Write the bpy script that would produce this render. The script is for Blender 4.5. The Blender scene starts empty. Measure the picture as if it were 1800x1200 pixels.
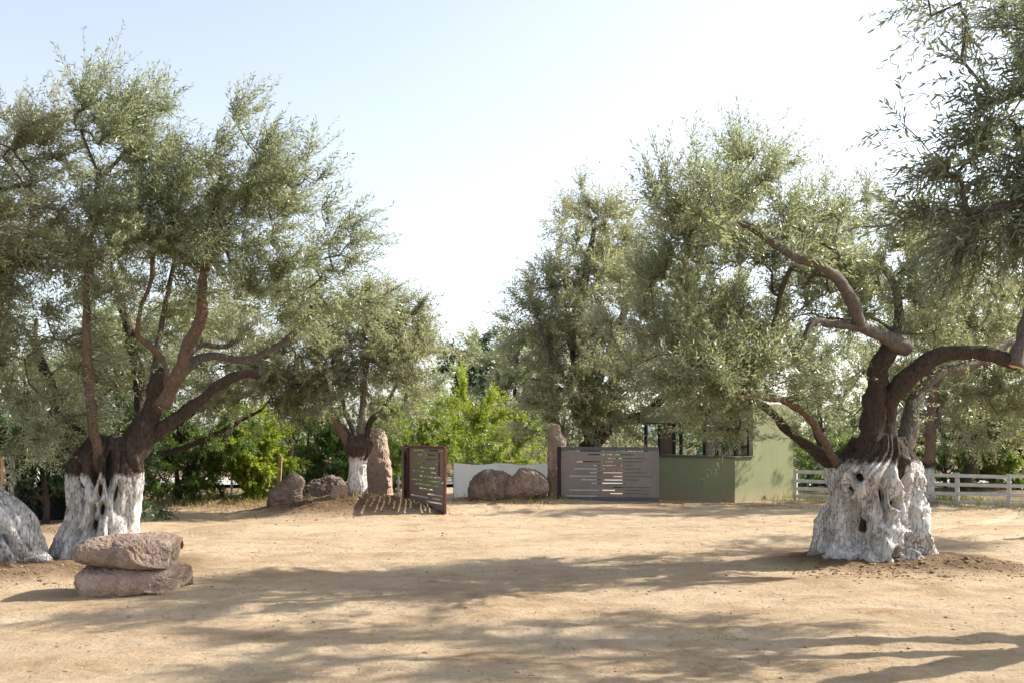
import bpy, math, random
import numpy as np
from mathutils import Vector, Matrix

scene = bpy.context.scene
COL = scene.collection

# ------------------------------------------------------------------ camera, sky, sun, exposure
H, F, HOR = 1.75, 1700.0, 762.0        # eye height, focal length and horizon in photograph pixels (1800 wide)
cam = bpy.data.cameras.new('camera')
cam.lens = F / 1800 * 36
cam.sensor_width = 36
cam.shift_y = (HOR - 600) / 1800
cam.clip_start, cam.clip_end = 0.1, 6000
camo = bpy.data.objects.new('camera', cam)
camo.location = (0, 0, H)
camo.rotation_euler = (math.pi / 2, 0, 0)
COL.objects.link(camo)
scene.camera = camo

SUN_AZ, SUN_EL = math.radians(18), math.radians(37)     # azimuth from +X towards +Y
tosun = Vector((math.cos(SUN_AZ) * math.cos(SUN_EL), math.sin(SUN_AZ) * math.cos(SUN_EL), math.sin(SUN_EL)))
world = bpy.data.worlds.new('World')
scene.world = world
world.use_nodes = True
wn, wl = world.node_tree.nodes, world.node_tree.links
sky = wn.new('ShaderNodeTexSky')
sky.sky_type = 'NISHITA'
sky.sun_disc = False
sky.sun_elevation = SUN_EL
sky.sun_rotation = math.pi / 2 - SUN_AZ
sky.air_density = 1.0
sky.dust_density = 1.6
sky.ozone_density = 1.0
bg = wn['Background']
bg.inputs[1].default_value = 0.096
hsv = wn.new('ShaderNodeHueSaturation')          # hazy summer air: the whole sky evenly less blue
hsv.inputs['Saturation'].default_value = 0.55
wl.new(sky.outputs[0], hsv.inputs['Color'])
wl.new(hsv.outputs[0], bg.inputs[0])

sun = bpy.data.lights.new('sun', 'SUN')
sun.energy = 3.4
sun.angle = math.radians(0.53)
sun.color = (1.0, 0.93, 0.815)
suno = bpy.data.objects.new('sun', sun)
suno.rotation_euler = tosun.to_track_quat('Z', 'Y').to_euler()
COL.objects.link(suno)

scene.view_settings.view_transform = 'Standard'
scene.view_settings.look = 'None'
scene.view_settings.gamma = 1
scene.view_settings.use_curve_mapping = False
scene.view_settings.exposure = 1.6
scene.cycles.max_bounces = 6
scene.cycles.diffuse_bounces = 3
scene.cycles.transmission_bounces = 6
scene.cycles.transparent_max_bounces = 8
scene.cycles.use_denoising = True
scene.cycles.sample_clamp_indirect = 6


# ------------------------------------------------------------------ helpers
def P(px, py, Y):
    return np.array([(px - 900) / F * Y, Y, H - (py - HOR) / F * Y])


_rs = np.random.RandomState(7)
_perm = np.concatenate([_rs.permutation(256)] * 3)
_grad = _rs.normal(size=(256, 3))
_grad /= np.linalg.norm(_grad, axis=1)[:, None]


def perlin(p, freq=1.0, seed=0):
    p = np.asarray(p, float) * freq + seed * 17.31
    i = np.floor(p).astype(int)
    f = p - i
    u = f * f * f * (f * (f * 6 - 15) + 10)
    r = 0
    for dx in (0, 1):
        wx = u[:, 0] if dx else 1 - u[:, 0]
        for dy in (0, 1):
            wy = u[:, 1] if dy else 1 - u[:, 1]
            for dz in (0, 1):
                wz = u[:, 2] if dz else 1 - u[:, 2]
                h = _perm[(_perm[(_perm[(i[:, 0] + dx) & 255] + i[:, 1] + dy) & 255] + i[:, 2] + dz) & 255]
                g = _grad[h]
                d = (f[:, 0] - dx) * g[:, 0] + (f[:, 1] - dy) * g[:, 1] + (f[:, 2] - dz) * g[:, 2]
                r = r + wx * wy * wz * d
    return r * 1.5


def fbm(p, freq, octs, seed=0, gain=0.5):
    a, r = 1.0, 0
    for k in range(octs):
        r = r + a * perlin(p, freq * 2 ** k, seed + k)
        a *= gain
    return r


def norm(v):
    v = np.asarray(v, float)
    return v / (np.linalg.norm(v, axis=-1, keepdims=True) + 1e-12)


class MB:
    """collects vertices and faces; build() links them as one mesh object"""
    def __init__(s):
        s.v, s.q, s.t, s.n = [], [], [], 0

    def add(s, v, q=None, t=None):
        v = np.asarray(v, np.float32)
        if q is not None and len(q): s.q.append(np.asarray(q, np.int32) + s.n)
        if t is not None and len(t): s.t.append(np.asarray(t, np.int32) + s.n)
        s.v.append(v)
        s.n += len(v)

    def box(s, x0, x1, y0, y1, z0, z1):
        v = [(x, y, z) for x in (x0, x1) for y in (y0, y1) for z in (z0, z1)]
        s.add(v, [(0, 1, 3, 2), (4, 6, 7, 5), (0, 4, 5, 1), (2, 3, 7, 6), (0, 2, 6, 4), (1, 5, 7, 3)])

    def tube(s, pts, rad, n=6, cap0=False, cap1=False):
        pts = np.asarray(pts, float)
        m = len(pts)
        rad = np.broadcast_to(np.asarray(rad, float), (m,))
        tan = norm(np.gradient(pts, axis=0))
        a = np.array([0, 0, 1.0]) if abs(tan[0, 2]) < 0.9 else np.array([1.0, 0, 0])
        nx = norm(np.cross(tan[0], a))
        th = np.arange(n) / n * 2 * math.pi
        out = np.empty((m, n, 3))
        for k in range(m):
            nx = norm(nx - tan[k] * np.dot(nx, tan[k]))
            ny = np.cross(tan[k], nx)
            out[k] = pts[k] + rad[k] * (np.cos(th)[:, None] * nx + np.sin(th)[:, None] * ny)
        i = np.arange(n)
        j = (i + 1) % n
        q = np.concatenate([np.stack([k * n + i, k * n + j, (k + 1) * n + j, (k + 1) * n + i], 1) for k in range(m - 1)])
        v = out.reshape(-1, 3)
        t = []
        if cap0:
            v = np.vstack([v, pts[0]]); c = len(v) - 1
            t += [(c, b, a_) for a_, b in zip(i, j)]
        if cap1:
            v = np.vstack([v, pts[-1] + tan[-1] * rad[-1] * 0.3]); c = len(v) - 1
            t += [(c, (m - 1) * n + a_, (m - 1) * n + b) for a_, b in zip(i, j)]
        s.add(v, q, t)
        return out

    def mesh(s, name, smooth=False):
        me = bpy.data.meshes.new(name)
        v = np.concatenate(s.v)
        q = np.concatenate(s.q) if s.q else np.zeros((0, 4), np.int32)
        t = np.concatenate(s.t) if s.t else np.zeros((0, 3), np.int32)
        me.vertices.add(len(v))
        me.vertices.foreach_set('co', v.astype(np.float32).ravel())
        loops = np.concatenate([q.ravel(), t.ravel()])
        me.loops.add(len(loops))
        me.loops.foreach_set('vertex_index', loops)
        starts = np.concatenate([np.arange(len(q)) * 4, len(q) * 4 + np.arange(len(t)) * 3])
        me.polygons.add(len(starts))
        me.polygons.foreach_set('loop_start', starts.astype(np.int32))
        me.polygons.foreach_set('use_smooth', np.full(len(starts), bool(smooth)))
        me.update(calc_edges=True)
        return me

    def build(s, name, mat, parent=None, smooth=False):
        me = s.mesh(name, smooth)
        me.materials.append(mat)
        o = bpy.data.objects.new(name, me)
        COL.objects.link(o)
        if parent: o.parent = parent
        return o


def tag(o, label=None, cat=None, group=None, kind=None):
    if label: o['label'] = label
    if cat: o['category'] = cat
    if group: o['group'] = group
    if kind: o['kind'] = kind
    return o


def empty(name, loc, rz=0):
    o = bpy.data.objects.new(name, None)
    o.empty_display_size = 0.2
    o.location = tuple(float(c) for c in loc)
    o.rotation_euler = (0, 0, rz)
    COL.objects.link(o)
    return o


def boxpart(name, mat, parent, *boxes, bevel=0.0):
    m = MB()
    for b in boxes: m.box(*b)
    o = m.build(name, mat, parent)
    if bevel:
        md = o.modifiers.new('bevel', 'BEVEL'); md.width = bevel; md.segments = 2; md.limit_method = 'ANGLE'
    return o


def spline(pts, step):
    """Catmull-Rom through pts, resampled about every step metres"""
    p = np.asarray(pts, float)
    p = np.vstack([2 * p[0] - p[1], p, 2 * p[-1] - p[-2]])
    out = []
    for i in range(1, len(p) - 2):
        n = max(2, int(np.linalg.norm(p[i + 1] - p[i]) / step))
        for t in np.arange(n) / n:
            out.append(0.5 * (2 * p[i] + (p[i + 1] - p[i - 1]) * t + (2 * p[i - 1] - 5 * p[i] + 4 * p[i + 1] - p[i + 2]) * t * t
                              + (3 * p[i] - p[i - 1] - 3 * p[i + 1] + p[i + 2]) * t ** 3))
    out.append(p[-2])
    return np.array(out)


# ------------------------------------------------------------------ materials
def newmat(name):
    m = bpy.data.materials.new(name)
    m.use_nodes = True
    n, l = m.node_tree.nodes, m.node_tree.links
    return m, n, l, n['Principled BSDF']


def noise(n, l, vec, scale, detail=6, rough=0.6, dist=0.0):
    t = n.new('ShaderNodeTexNoise')
    t.inputs['Scale'].default_value = scale
    t.inputs['Detail'].default_value = detail
    t.inputs['Roughness'].default_value = rough
    t.inputs['Distortion'].default_value = dist
    if vec is not None: l.new(vec, t.inputs['Vector'])
    return t.outputs[0]


def ramp(n, l, fac, *stops):
    r = n.new('ShaderNodeValToRGB')
    e = r.color_ramp.elements
    while len(e) < len(stops): e.new(0.5)
    for k, (p, c) in enumerate(stops):
        e[k].position = p
        e[k].color = (*c, 1) if isinstance(c, (tuple, list)) else (c, c, c, 1)
    l.new(fac, r.inputs[0])
    return r.outputs[0]


def mix(n, l, fac, a, b, mode='MIX'):
    m = n.new('ShaderNodeMix')
    m.data_type = 'RGBA'
    m.blend_type = mode
    for sock, v in ((m.inputs[0], fac), (m.inputs[6], a), (m.inputs[7], b)):
        if isinstance(v, (int, float)): sock.default_value = v
        elif isinstance(v, tuple): sock.default_value = (*v, 1)
        else: l.new(v, sock)
    return m.outputs[2]


def math_(n, l, op, a, b=None, c=None):
    m = n.new('ShaderNodeMath')
    m.operation = op
    for k, v in enumerate((a, b, c)):
        if v is None: continue
        if isinstance(v, (int, float)): m.inputs[k].default_value = v
        else: l.new(v, m.inputs[k])
    return m.outputs[0]


def coords(n, l, scale=(1, 1, 1)):
    tc = n.new('ShaderNodeTexCoord')
    mp = n.new('ShaderNodeMapping')
    mp.inputs['Scale'].default_value = scale
    l.new(tc.outputs['Object'], mp.inputs[0])
    return mp.outputs[0], tc.outputs['Object']


def bump(n, l, bsdf, height, strength, dist, prev=None):
    b = n.new('ShaderNodeBump')
    b.inputs['Strength'].default_value = strength
    b.inputs['Distance'].default_value = dist
    l.new(height, b.inputs['Height'])
    if prev is not None: l.new(prev, b.inputs['Normal'])
    if bsdf is not None: l.new(b.outputs[0], bsdf.inputs['Normal'])
    return b.outputs[0]


def leaf_mat(name, top, bottom, trans, amount=0.35, rough=0.45, spec=0.5, odd=None):
    m, n, l, bs = newmat(name)
    g = n.new('ShaderNodeNewGeometry')
    rnd = g.outputs['Random Per Island']
    dark = tuple(c * 0.6 for c in top)
    light = tuple(min(1, c * 1.7) for c in top)
    stops = [(0.0, dark), (0.45, top), (0.93, light)]
    if odd: stops += [(0.975, light), (0.985, odd)]
    ct = ramp(n, l, rnd, *stops)
    cb = mix(n, l, rnd, tuple(c * 0.75 for c in bottom), tuple(c * 1.2 for c in bottom))
    col = mix(n, l, g.outputs['Backfacing'], ct, cb)
    l.new(col, bs.inputs['Base Color'])
    bs.inputs['Roughness'].default_value = rough
    bs.inputs['Specular IOR Level'].default_value = spec
    tr = n.new('ShaderNodeBsdfTranslucent')
    tr.inputs[0].default_value = (*trans, 1)
    mx = n.new('ShaderNodeMixShader')
    mx.inputs[0].default_value = amount
    l.new(bs.outputs[0], mx.inputs[1])
    l.new(tr.outputs[0], mx.inputs[2])
    l.new(mx.outputs[0], n['Material Output'].inputs[0])
    return m


LEAF = leaf_mat('olive_leaf', (0.128, 0.150, 0.092), (0.385, 0.41, 0.33), (0.37, 0.41, 0.18), 0.43, 0.36, 0.6, (0.35, 0.22, 0.05))
LEAF_DRY = leaf_mat('olive_leaf_tan', (0.155, 0.165, 0.098), (0.39, 0.395, 0.31), (0.43, 0.435, 0.20), 0.43, 0.45, 0.45, (0.3, 0.17, 0.05))
LEAF_SHADED = leaf_mat('shaded_olive_leaf', (0.085, 0.104, 0.066), (0.25, 0.275, 0.225), (0.24, 0.28, 0.12), 0.40, 0.36, 0.55)  # olive leaf darkened: the near crown's shade is put into its colour
LEAF_BRIGHT = leaf_mat('bright_leaf', (0.085, 0.14, 0.03), (0.13, 0.18, 0.06), (0.30, 0.37, 0.035), 0.43, 0.4, 0.4)
LEAF_LIME = leaf_mat('lime_leaf', (0.13, 0.20, 0.025), (0.16, 0.22, 0.05), (0.42, 0.47, 0.03), 0.46, 0.4, 0.4)
LEAF_DARK = leaf_mat('dark_leaf', (0.04, 0.075, 0.03), (0.07, 0.10, 0.05), (0.10, 0.16, 0.03), 0.25, 0.4, 0.4)
LEAF_MID = leaf_mat('mid_leaf', (0.065, 0.115, 0.03), (0.10, 0.15, 0.05), (0.22, 0.31, 0.04), 0.38, 0.4, 0.4)
GRASS_DRY = leaf_mat('dry_grass', (0.38, 0.30, 0.16), (0.38, 0.30, 0.16), (0.4, 0.3, 0.12), 0.3, 0.6, 0.2)
GRASS = leaf_mat('green_grass', (0.10, 0.16, 0.03), (0.12, 0.18, 0.04), (0.25, 0.32, 0.04), 0.35, 0.5, 0.3)


def bark_mat(name, c0, c1, scale=9, paint=None):
    m, n, l, bs = newmat(name)
    v, ob = coords(n, l, (1, 1, 0.28))
    a = noise(n, l, v, scale, 8, 0.65, 0.4)
    b = noise(n, l, v, scale * 5, 5, 0.7)
    col = mix(n, l, ramp(n, l, a, (0.3, 0), (0.7, 1)), c0, c1)
    col = mix(n, l, 0.55, col, mix(n, l, ramp(n, l, b, (0.35, 0), (0.65, 1)), tuple(c * 0.4 for c in c0), tuple(min(1, c * 1.5) for c in c1)))
    hgt = math_(n, l, 'MULTIPLY_ADD', b, 0.5, a)
    if paint is not None:
        wv, _ = coords(n, l, (1, 1, 0.22))
        w1 = noise(n, l, wv, 5.5, 8, 0.62, 0.8)
        w2 = noise(n, l, wv, 34, 6, 0.7)
        w3 = noise(n, l, ob, 2.2, 5, 0.6)
        white = mix(n, l, ramp(n, l, w1, (0.31, 0), (0.52, 1)), (0.44, 0.42, 0.395), (0.78, 0.76, 0.73))
        white = mix(n, l, ramp(n, l, w2, (0.36, 1), (0.48, 0)), white, (0.20, 0.17, 0.145))
        white = mix(n, l, ramp(n, l, w3, (0.42, 0), (0.75, 0.45)), white, (0.55, 0.46, 0.38))
        vo = n.new('ShaderNodeTexVoronoi')
        vo.feature = 'DISTANCE_TO_EDGE'
        vo.inputs['Scale'].default_value = 17
        cv, _ = coords(n, l, (1, 1, 0.30))
        dv = n.new('ShaderNodeVectorMath'); dv.operation = 'MULTIPLY_ADD'
        nv = n.new('ShaderNodeTexNoise'); nv.inputs['Scale'].default_value = 6; nv.inputs['Detail'].default_value = 5
        l.new(cv, nv.inputs['Vector']); l.new(nv.outputs['Color'], dv.inputs[0]); dv.inputs[1].default_value = (0.22, 0.22, 0.22); l.new(cv, dv.inputs[2])
        l.new(dv.outputs[0], vo.inputs['Vector'])
        crack = math_(n, l, 'MULTIPLY', ramp(n, l, vo.outputs['Distance'], (0.0, 1), (0.075, 0)), ramp(n, l, w3, (0.40, 0.10), (0.62, 0.75)))
        white = mix(n, l, crack, white, (0.17, 0.145, 0.125))
        sp = n.new('ShaderNodeSeparateXYZ')
        l.new(ob, sp.inputs[0])
        at = n.new('ShaderNodeAttribute')
        at.attribute_name = 'bare'
        e = noise(n, l, ob, 7, 6, 0.7)
        edge = math_(n, l, 'MULTIPLY_ADD', e, 0.35, sp.outputs[2])
        edge = math_(n, l, 'MULTIPLY_ADD', at.outputs['Fac'], 1.0, edge)
        f = ramp(n, l, math_(n, l, 'MULTIPLY_ADD', math_(n, l, 'SUBTRACT', edge, paint + 0.175), 6.0, 0.5), (0.35, 0), (0.75, 1))
        # soil splashed on the lowest centimetres
        lo = math_(n, l, 'MULTIPLY_ADD', e, 0.22, sp.outputs[2])
        white = mix(n, l, ramp(n, l, lo, (0.10, 0.85), (0.27, 0.0)), white, (0.22, 0.15, 0.09))
        col = mix(n, l, f, white, col)
        hgt = math_(n, l, 'ADD', hgt, math_(n, l, 'MULTIPLY', w2, 0.6))
        hgt = math_(n, l, 'SUBTRACT', hgt, math_(n, l, 'MULTIPLY', crack, 0.7))
    l.new(col, bs.inputs['Base Color'])
    bs.inputs['Roughness'].default_value = 0.85
    bs.inputs['Specular IOR Level'].default_value = 0.2
    bump(n, l, bs, hgt, 1.0, 0.04)
    return m


BARK = bark_mat('dark_bark', (0.035, 0.027, 0.021), (0.085, 0.062, 0.046))
BARK_PALE = bark_mat('pale_bark', (0.085, 0.055, 0.04), (0.20, 0.135, 0.095), 14)
BARK_GREY = bark_mat('grey_bark', (0.075, 0.063, 0.053), (0.20, 0.17, 0.145), 14)
TWIG = bark_mat('twig_bark', (0.10, 0.08, 0.06), (0.19, 0.155, 0.115), 15)


def plain(name, col, rough=0.8, var=0.25, scale=6, bmp=0.15, metal=0.0, spec=0.3, stretch=(1, 1, 1), col2=None):
    m, n, l, bs = newmat(name)
    v, ob = coords(n, l, stretch)
    a = noise(n, l, v, scale, 7, 0.65)
    b = noise(n, l, v, scale * 9, 4, 0.6)
    c2 = col2 or tuple(min(1, c * (1 + var)) for c in col)
    c = mix(n, l, ramp(n, l, a, (0.32, 0), (0.68, 1)), tuple(k * (1 - var) for k in col), c2)
    c = mix(n, l, 0.25, c, mix(n, l, b, tuple(k * 0.6 for k in col), tuple(min(1, k * 1.25) for k in col)))
    l.new(c, bs.inputs['Base Color'])
    bs.inputs['Roughness'].default_value = rough
    bs.inputs['Metallic'].default_value = metal
    bs.inputs['Specular IOR Level'].default_value = spec
    if bmp: bump(n, l, bs, math_(n, l, 'MULTIPLY_ADD', b, 0.4, a), bmp, 0.02)
    return m


SAWN = plain('sawn_wood', (0.62, 0.38, 0.19), 0.7, 0.2, 30)
WHITE_WOOD = plain('white_painted_wood', (0.50, 0.485, 0.455), 0.65, 0.26, 5, 0.1, stretch=(1, 1, 4))
SHADED_WOOD = plain('shaded_white_wood', (0.30, 0.295, 0.275), 0.7, 0.25, 6, 0.2, stretch=(1, 1, 4))  # white wood darkened, the left fence's deep shade put into the colour
STAKE = plain('stake_wood', (0.42, 0.26, 0.14), 0.75, 0.25, 9, 0.2, stretch=(3, 3, 0.4))
GREEN_WALL = plain('green_render', (0.215, 0.23, 0.125), 0.9, 0.10, 1.1, 0.04)


def weather(m):
    """rain streaks down the wall and dust splashed along its foot"""
    n, l = m.node_tree.nodes, m.node_tree.links
    bs = n['Principled BSDF']
    src = bs.inputs['Base Color'].links[0].from_socket
    v, ob = coords(n, l, (1, 1, 0.05))
    st = noise(n, l, v, 7, 6, 0.7)
    col = mix(n, l, ramp(n, l, st, (0.55, 0), (0.75, 0.35)), src, (0.10, 0.105, 0.06))
    sp = n.new('ShaderNodeSeparateXYZ'); l.new(ob, sp.inputs[0])
    e = math_(n, l, 'MULTIPLY_ADD', noise(n, l, ob, 5, 6, 0.7), -0.5, sp.outputs[2])
    col = mix(n, l, ramp(n, l, math_(n, l, 'ADD', e, 0.25), (0.0, 0.75), (0.35, 0.0)), col, (0.33, 0.25, 0.16))
    l.new(col, bs.inputs['Base Color'])


weather(GREEN_WALL)
DARK_METAL = plain('dark_metal', (0.018, 0.018, 0.02), 0.45, 0.2, 8, 0.0, 0.3)
CAP_METAL = plain('brown_cap', (0.09, 0.07, 0.055), 0.6, 0.3, 8, 0.1)
STEEL = plain('weathered_steel', (0.20, 0.178, 0.17), 0.6, 0.16, 2.2, 0.05, 0.1, col2=(0.25, 0.222, 0.213))
STEEL_BLUE = plain('bluish_steel', (0.10, 0.105, 0.115), 0.5, 0.2, 2.5, 0.05, 0.4)
RUST = plain('red_oxide_steel', (0.15, 0.05, 0.032), 0.65, 0.35, 7, 0.15, 0.1)
SHEET = plain('white_sheet', (0.84, 0.83, 0.81), 0.75, 0.05, 3, 0.1)
BROWN_PANEL = plain('brown_panel', (0.13, 0.09, 0.065), 0.6, 0.15, 5)
PALE_WALL = plain('pale_interior', (0.55, 0.55, 0.5), 0.8, 0.08, 3)
BLOCK = plain('concrete_block', (0.22, 0.21, 0.195), 0.9, 0.15, 9, 0.3)
BACKDROP = plain('black_shade_backdrop', (0.012, 0.013, 0.012), 0.8, 0.3, 5, 0.1)  # near-black sheet colour standing in for deep shade
_n, _l = SHEET.node_tree.nodes, SHEET.node_tree.links
_t = _n.new('ShaderNodeBsdfTranslucent'); _t.inputs[0].default_value = (0.88, 0.87, 0.84, 1)
_m = _n.new('ShaderNodeMixShader'); _m.inputs[0].default_value = 0.5
_l.new(_n['Principled BSDF'].outputs[0], _m.inputs[1]); _l.new(_t.outputs[0], _m.inputs[2]); _l.new(_m.outputs[0], _n['Material Output'].inputs[0])
RED_LEAF = plain('red_leaf', (0.28, 0.035, 0.025), 0.5, 0.2, 20, 0.0)


def rock_mat(name, a, b, c):
    m, n, l, bs = newmat(name)
    v, ob = coords(n, l)
    n1 = noise(n, l, ob, 1.6, 8, 0.62, 0.5)
    n2 = noise(n, l, ob, 7, 8, 0.7)
    n3 = noise(n, l, ob, 45, 5, 0.7)
    col = mix(n, l, ramp(n, l, n1, (0.36, 0), (0.62, 1)), a, b)
    col = mix(n, l, ramp(n, l, n2, (0.5, 0), (0.7, 0.8)), col, c)
    col = mix(n, l, ramp(n, l, n3, (0.36, 0.5), (0.5, 0)), col, tuple(k * 0.4 for k in a))
    n4 = noise(n, l, ob, 3.1, 9, 0.75, 1.2)
    col = mix(n, l, ramp(n, l, n4, (0.55, 0), (0.66, 0.35)), col, tuple(k * 0.5 for k in a))
    l.new(col, bs.inputs['Base Color'])
    bs.inputs['Roughness'].default_value = 0.92
    bs.inputs['Specular IOR Level'].default_value = 0.15
    p = bump(n, l, None, n2, 0.7, 0.05)
    bump(n, l, bs, n3, 0.6, 0.012, p)
    return m


ROCK = rock_mat('brownish_rock', (0.19, 0.135, 0.10), (0.33, 0.25, 0.20), (0.42, 0.345, 0.285))
ROCK_PALE = rock_mat('pale_pink_rock', (0.31, 0.215, 0.165), (0.43, 0.32, 0.26), (0.48, 0.39, 0.33))
ROCK_DARK = rock_mat('grey_brown_rock', (0.13, 0.10, 0.082), (0.24, 0.19, 0.16), (0.31, 0.26, 0.22))


def ground_mat():
    m, n, l, bs = newmat('sandy_dirt')
    v, ob = coords(n, l)
    vs, _ = coords(n, l, (0.7, 1, 1))
    n0 = noise(n, l, vs, 0.55, 5, 0.6, 0.6)
    n1 = noise(n, l, vs, 2.6, 8, 0.66, 0.5)
    n2 = noise(n, l, ob, 16, 8, 0.72)
    n3 = noise(n, l, ob, 90, 4, 0.7)
    col = mix(n, l, ramp(n, l, n0, (0.36, 0), (0.64, 1)), (0.33, 0.235, 0.142), (0.455, 0.36, 0.245))
    col = mix(n, l, ramp(n, l, n1, (0.42, 0), (0.66, 0.75)), col, (0.50, 0.39, 0.265))
    col = mix(n, l, ramp(n, l, n1, (0.30, 0.7), (0.42, 0)), col, (0.27, 0.165, 0.085))
    col = mix(n, l, ramp(n, l, n2, (0.30, 0.65), (0.45, 0)), col, (0.21, 0.135, 0.075))
    col = mix(n, l, ramp(n, l, n3, (0.33, 0.5), (0.44, 0)), col, (0.20, 0.13, 0.075))
    col = mix(n, l, ramp(n, l, n3, (0.60, 0), (0.72, 0.35)), col, (0.56, 0.46, 0.33))
    tk_ = n.new('ShaderNodeAttribute')
    tk_.attribute_name = 'track'
    col = mix(n, l, math_(n, l, 'MULTIPLY', tk_.outputs['Fac'], ramp(n, l, n2, (0.3, 0.25), (0.6, 0.75))), col, (0.53, 0.44, 0.32))
    at = n.new('ShaderNodeAttribute')
    at.attribute_name = 'soil'
    soil = mix(n, l, n2, (0.06, 0.036, 0.02), (0.165, 0.10, 0.055))
    f = math_(n, l, 'MULTIPLY', at.outputs['Fac'], ramp(n, l, n1, (0.25, 0.55), (0.6, 1.0)))
    col = mix(n, l, f, col, soil)
    l.new(col, bs.inputs['Base Color'])
    bs.inputs['Roughness'].default_value = 0.97
    bs.inputs['Specular IOR Level'].default_value = 0.1
    p = bump(n, l, None, n1, 0.7, 0.07)
    p = bump(n, l, None, n2, 0.9, 0.045, p)
    bump(n, l, bs, n3, 0.6, 0.008, p)
    return m


GROUND = ground_mat()
CLOD = plain('dry_clod', (0.33, 0.235, 0.145), 0.95, 0.4, 5, 0.4, col2=(0.45, 0.34, 0.22))
ROADM = plain('pale_road', (0.40, 0.37, 0.33), 0.9, 0.12, 1.2, 0.2)

# ------------------------------------------------------------------ ground
MOUNDS = [  # x, y, rx, ry, height, soil
    (-5.8, 12.7, 1.9, 1.4, 0.07, 0.85), (-6.8, 12.1, 1.7, 1.3, 0.09, 0.85), (5.2, 13.2, 1.7, 1.25, 0.11, 1.0), (5.9, 12.8, 1.1, 0.8, 0.05, 0.9),
    (-3.55, 21.5, 2.1, 1.5, 0.20, 1.0), (-3.9, 21.2, 1.3, 0.95, 0.09, 1.0), (-2.75, 21.4, 1.4, 1.0, 0.20, 1.0), (-4.7, 21.5, 1.3, 0.9, 0.07, 0.8),
    (-4.95, 17.3, 1.5, 0.75, 0.15, 0.0), (0.1, 25.3, 2.2, 1.0, 0.20, 0.7), (10.3, 24.2, 1.3, 0.9, 0.12, 0.6), (-7.9, 17.0, 1.0, 0.55, 0.16, 0.5),
    (-6.6, 23.5, 3.5, 1.6, 0.1, 0.6), (4.6, 23.8, 2.2, 0.9, 0.05, 0.5), (1.0, 24.5, 2.0, 0.6, 0.06, 0.5), (8.5, 25, 3, 1, 0.05, 0.4)]


def ground_h(x, y, full=False):
    x, y = np.asarray(x, float), np.asarray(y, float)
    p = np.stack([x, y, np.zeros_like(x)], 1)
    near = np.clip((45 - np.hypot(x, y - 14)) / 15, 0, 1)
    h = near * (0.05 * perlin(p, 0.3, 1) + 0.022 * perlin(p, 0.9, 2) + 0.016 * perlin(p, 2.7, 3) + 0.011 * perlin(p, 6.5, 4))
    soil = np.zeros_like(x)
    for (mx, my, rx, ry, mh, so) in MOUNDS:
        wob = 1 + 0.25 * perlin(p, 0.9, mx)
        d2 = ((x - mx) / rx) ** 2 + ((y - my) / ry) ** 2
        g = np.exp(-d2 * 1.6 * wob)
        h = h + mh * g
        soil = np.maximum(soil, so * np.clip(g * 2.8 - 0.3, 0, 1))
    outer = np.maximum(np.clip((y - 25.2 + 0.6 * (x - 8)) * 0.8, 0, 1) * (x > 6), np.clip((y - 23.5) * 0.7, 0, 1) * np.clip((-4.2 - x), 0, 1))
    outer = np.maximum(outer, np.clip((y - 37) * 0.3, 0, 1))
    soil = np.maximum(soil, 0.8 * outer)
    h = h + soil * (0.045 * np.abs(perlin(p, 3.2, 9)) + 0.03 * perlin(p, 7, 8))
    trk = np.zeros_like(x)
    # wheel ruts sweeping in through the gateway and across the yard
    for (cx, cy, R, w) in ((7.5, 27.5, 9.0, 0.14), (7.5, 27.5, 10.5, 0.14), (5.0, 24.5, 5.6, 0.12), (5.0, 24.5, 6.9, 0.12), (-3.0, 34.0, 19.5, 0.14), (-3.0, 34.0, 21.1, 0.14), (2, -20, 28.4, 0.13), (2, -20, 29.9, 0.13)):
        d = np.hypot(x - cx, y - cy) - R + 0.15 * perlin(p, 0.5, R)
        trk = np.maximum(trk, np.exp(-(d / (w * 1.3)) ** 2) * (1 - np.clip(soil * 1.5, 0, 1)) * np.clip(0.7 + 1.2 * perlin(p, 0.25, R + 3), 0, 1))
        rut = np.exp(-(d / w) ** 2) - 0.5 * np.exp(-((np.abs(d) - 1.9 * w) / (0.6 * w)) ** 2)
        h = h - 0.045 * rut * near * (1 - np.clip(soil * 1.5, 0, 1)) * np.clip(0.6 + perlin(p, 0.25, R + 3), 0, 1)
    return (h, soil, trk) if full else h


def gh(x, y):
    return float(ground_h([x], [y])[0])


def axis_pts(lo, hi, step_lo, step_hi, far_lo, far_hi):
    a = [lo]
    while a[-1] < hi:
        t = (a[-1] - lo) / (hi - lo)
        a.append(a[-1] + step_lo * (step_hi / step_lo) ** t)
    s = step_hi
    while a[-1] < far_hi:
        s *= 1.35; a.append(a[-1] + s)
    b, s = [lo], step_lo
    while b[-1] > far_lo:
        s *= 1.35; b.append(b[-1] - s)
    return np.array(b[:0:-1] + a)


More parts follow.
